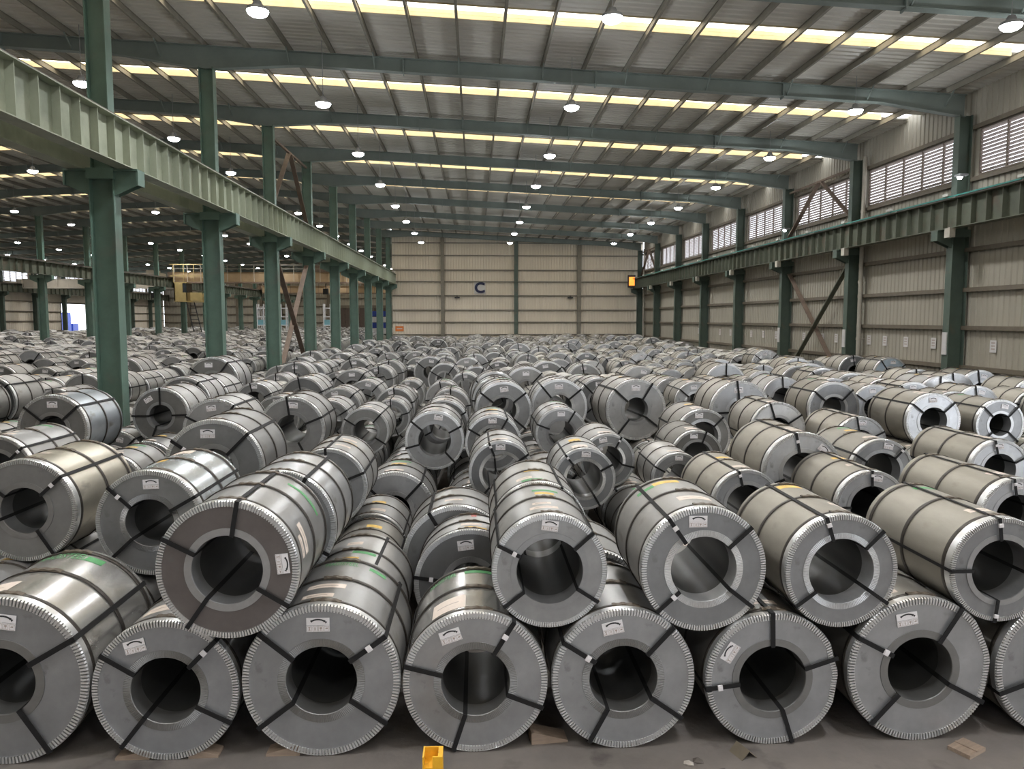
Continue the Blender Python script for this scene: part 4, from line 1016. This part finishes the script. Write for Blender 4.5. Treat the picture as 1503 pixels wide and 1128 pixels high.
vv, ff, mi_, sm_, cc_ = [], [], [], [], []; base = 0
rf = np.random.RandomState(3)
for c in rest:
    T = T1 if c['y'] < 62 else T2
    yw = rf.uniform(-.06, .06); a = rf.uniform(-.35, .35); ca, sa = math.cos(a), math.sin(a)
    P = T[0].copy(); x, z = P[:, 0] * ca - P[:, 2] * sa, P[:, 0] * sa + P[:, 2] * ca
    P[:, 0] = x * c['R'] + c['x']; P[:, 2] = z * c['R'] + c['z']; P[:, 1] = P[:, 1] * c['L'] + c['y']; P[:, 0] += (P[:, 1] - c['y'] - c['L'] / 2) * yw; P[:, 1] -= (P[:, 0] - c['x']) * yw
    vv.append(P); ff.append(T[1] + base); mi_.append(T[2]); sm_.append(T[3]); base += len(P)
    g = rf.uniform(.26, .52); w = rf.uniform(.2, .6) + (.25 if c['x'] > 3 else 0)
    cc_.append(np.repeat([[g * (1 + .08 * w), g, g * (1 - .16 * w), 1]], len(P), 0))
V = np.concatenate(vv); Fq = np.concatenate(ff); MI = np.concatenate(mi_); SM = np.concatenate(sm_); CC = np.concatenate(cc_)
me = bpy.data.meshes.new('distant_coils'); me.vertices.add(len(V)); me.vertices.foreach_set('co', V.ravel())
me.loops.add(len(Fq) * 4); me.loops.foreach_set('vertex_index', Fq.ravel().astype(np.int32))
me.polygons.add(len(Fq)); me.polygons.foreach_set('loop_start', np.arange(0, len(Fq) * 4, 4, dtype=np.int32))
me.polygons.foreach_set('material_index', MI.astype(np.int32)); me.polygons.foreach_set('use_smooth', SM)
at = me.attributes.new('tone', 'FLOAT_COLOR', 'POINT'); at.data.foreach_set('color', CC.ravel())
me.update(calc_edges=True)
for m_ in (mat('far_shell', (.4,.4,.4), .45, .75, .12, 1.0, attr='tone'), mat('far_cover', (.4,.4,.4), .42, .7, .12, 1.0, attr='tone'), M['strap'], M['paper'], M['label']): me.materials.append(m_)
fc = inst('distant_coils', me); tag(fc, 'countless small steel coils filling the far hall to the end walls', 'steel coils', None, 'stuff')

# ------------------------------------------------------------------ small things in front
def chock(x, y, rz, L, w, h, label, wedge=True):
    b = MB()
    if wedge: b.add([(-L/2,-w/2,0),(L/2,-w/2,0),(L/2,w/2,0),(-L/2,w/2,0),(-L/2,-w/2,h),(-L/2+.03,-w/2,h),(-L/2+.03,w/2,h),(-L/2,w/2,h),(L/2,-w/2,.02),(L/2,w/2,.02)],
        [(0,3,2,1),(0,1,8,5,4),(3,7,6,9,2),(4,5,6,7),(5,8,9,6),(1,2,9,8),(0,4,7,3)])
    else: b.box(-L/2, L/2, -w/2, w/2, 0, h)
    o = b.build('wood_chock', M['wood'], None, (x, y, .0)); o.rotation_euler = (0, 0, rz); tag(o, label, 'wood chock', 'wooden chocks under the front coils'); return o
chock(-3.06, 6.70, PI, .30, .16, .085, 'dim wooden wedge under lower left of second front coil')
chock(-2.44, 6.70, 0, .26, .16, .095, 'wooden wedge under lower right of second front coil')
chock(-1.74, 6.70, PI, .30, .16, .095, 'wooden wedge under the left side of third front coil')
chock(.66, 6.80, .1, .34, .18, .11, 'flat wooden chock in the gap right of the yellow post coil')
bd = MB().box(-.13, .13, -.10, .10, 0, .035).build('loose_board', M['wood'], None, (4.44, 6.42, .0)); bd.rotation_euler = (0, 0, .5); tag(bd, 'small square board lying on the floor below the bent rim coil', 'board')
MB().box(-.012, .012, -.10, .10, .035, .042).build('cleat', M['wood'], bd)
pc = empty('angle_iron', (2.40, 6.44, 0)); pc.rotation_euler = (0, 0, .35); pc.scale = (.7, .8, .75); tag(pc, 'bent pale metal angle piece under the dented coil', 'metal piece')
MB().add([(-.12,-.08,0),(0,-.08,.10),(0,.14,.10),(-.12,.14,0),(-.11,-.08,0),(.005,-.08,.09),(.005,.14,.09),(-.11,.14,0)], [(0,1,2,3),(7,6,5,4),(0,4,5,1),(3,2,6,7)]).build('plate', M['girt'], pc)
MB().add([(.11,-.10,0),(0,-.08,.10),(0,.14,.10),(.11,.14,0),(.10,-.10,0),(-.005,-.08,.09),(-.005,.14,.09),(.10,.14,0)], [(3,2,1,0),(4,5,6,7),(1,5,4,0),(7,6,2,3)]).build('plate', M['girt'], pc)
rr = random.Random(8)
def lump(x, y, r, m, label, cat):
    b = bmesh.new(); bmesh.ops.create_icosphere(b, subdivisions=1, radius=r)
    for v in b.verts: v.co *= rr.uniform(.7, 1.15); v.co.z = max(-.0, v.co.z * .6)
    me = bpy.data.meshes.new('rubble'); b.to_mesh(me); b.free(); me.materials.append(m)
    o = inst('rubble_lump', me, None, (x, y, 0)); tag(o, label, cat, 'rubble on the floor in front')
spots = [(1.86, 6.33, .05, 'concrete_bit'), (1.95, 6.36, .06, 'stone_dark'), (1.92, 6.18, .045, 'concrete_bit'), (2.02, 6.16, .04, 'concrete_bit'), (2.13, 6.18, .065, 'stone_dark'), (2.10, 6.12, .05, 'stone_dark'), (1.72, 6.05, .022, 'stone_dark'), (1.98, 5.98, .03, 'stone_dark')]
lab = ['pale rubble lump nearest the front coils', 'dark clod beside the topmost pale rubble lump', 'pale rubble lump in the middle of the debris patch', 'small pale crumb of rubble right of the middle lump', 'largest dark clod at right end of the debris patch', 'second dark clod below the largest one', 'tiny dark crumb left of the debris patch', 'small dark crumb closest to the picture bottom']
for s, l in zip(spots, lab): lump(s[0], s[1], s[2], M[s[3]], l, 'rubble')
# yellow post
yp = empty('guard_post', (-.335, 5.55, 0)); tag(yp, 'short worn yellow steel post with open notched top, front centre', 'post')
w, h = .075, .635
b = MB()
b.box(-w, -w + .012, -w, w, 0, h).box(w - .035, w, -w, w, 0, h).box(-w + .012, w - .035, w - .012, w, 0, h).box(-w + .012, w - .035, -w, -w + .012, 0, h - .085)
b.box(.0, w - .035, -w, -w + .012, h - .085, h)
b.build('tube', M['yellow'], yp)
MB().box(-w + .012, w - .035, -w + .012, w - .012, h - .10, h - .085).build('inner_plate', M['yellow'], yp)
MB().box(-.14, .14, -.14, .14, 0, .012).build('base_plate', M['yellow'], yp)
MB().bar((-.03, -w - .002, h - .14), (.03, -w - .002, h - .13), .012, .02).bar((-.02, -w - .002, h - .19), (.03, -w - .002, h - .215), .008, .012).build('rust_mark', M['rust'], yp)

# ------------------------------------------------------------------ far left odds and ends
tk = empty('truck', (XLW - 10.0, 142.5, -.32)); tag(tk, 'blue lorry body seen through the bright doorway at far left', 'truck')
MB().box(-1.2, 1.2, -1.9, 1.9, 1.0, 5.4).build('cargo_box', M['truck_blue'], tk); MB().box(-1.1, 1.1, 2.7, 4.6, .7, 3.4).build('cab', M['truck_blue'], tk)
for y in (-1.8, -.6, 3.6):
    for s in (-1, 1): MB().cyl((s * .9, y, .5), (s * 1.2, y, .5), .5, n=16).build('wheel', M['dark'], tk)
ts = empty('tarp_stack', (-12.6, 101.0, 0)); tag(ts, 'blue and white covered stack behind the last left columns', 'covered stack')
for i in range(4):
    MB().box(-1.5, 1.5, -1.2, 1.2, 2.0 + i * .75, 2.68 + i * .75).box(-1.45, 1.45, -1.22, -1.2, 2.3 + i*.75, 2.4 + i*.75).build('bundle', M['truck_blue'] if i % 2 else M['tarp_white'], ts)
MB().box(-1.6, 1.6, -1.3, 1.3, 0, 2.0).build('pallet_base', M['dark'], ts)
for i, (x, y) in enumerate(((-33.0, 120), (-29.6, 120), (-38.9, 140), (-22.5, 118))):
    t = empty('storage_rack', (x, y, 0)); tag(t, '%s pale storage rack with cyan packs from the left, deep in the left hall' % ordw([2, 3, 1, 4][i]), 'rack', 'storage racks deep in the left hall')
    b = MB()
    for sx in (-.5, .5):
        for sy in (-.5, .5): b.box(sx - .06, sx + .06, sy - .06, sy + .06, 0, 6.2)
    b.build('upright', M['tarp_white'], t)
    for z in (1.6, 2.9, 4.2, 5.5): MB().box(-.55, .55, -.55, .55, z, z + .12).build('shelf', M['tarp_white'], t)
    MB().box(-.42, .42, -.5, .5, 3.02, 3.8).build('pack', M['cyan'], t)
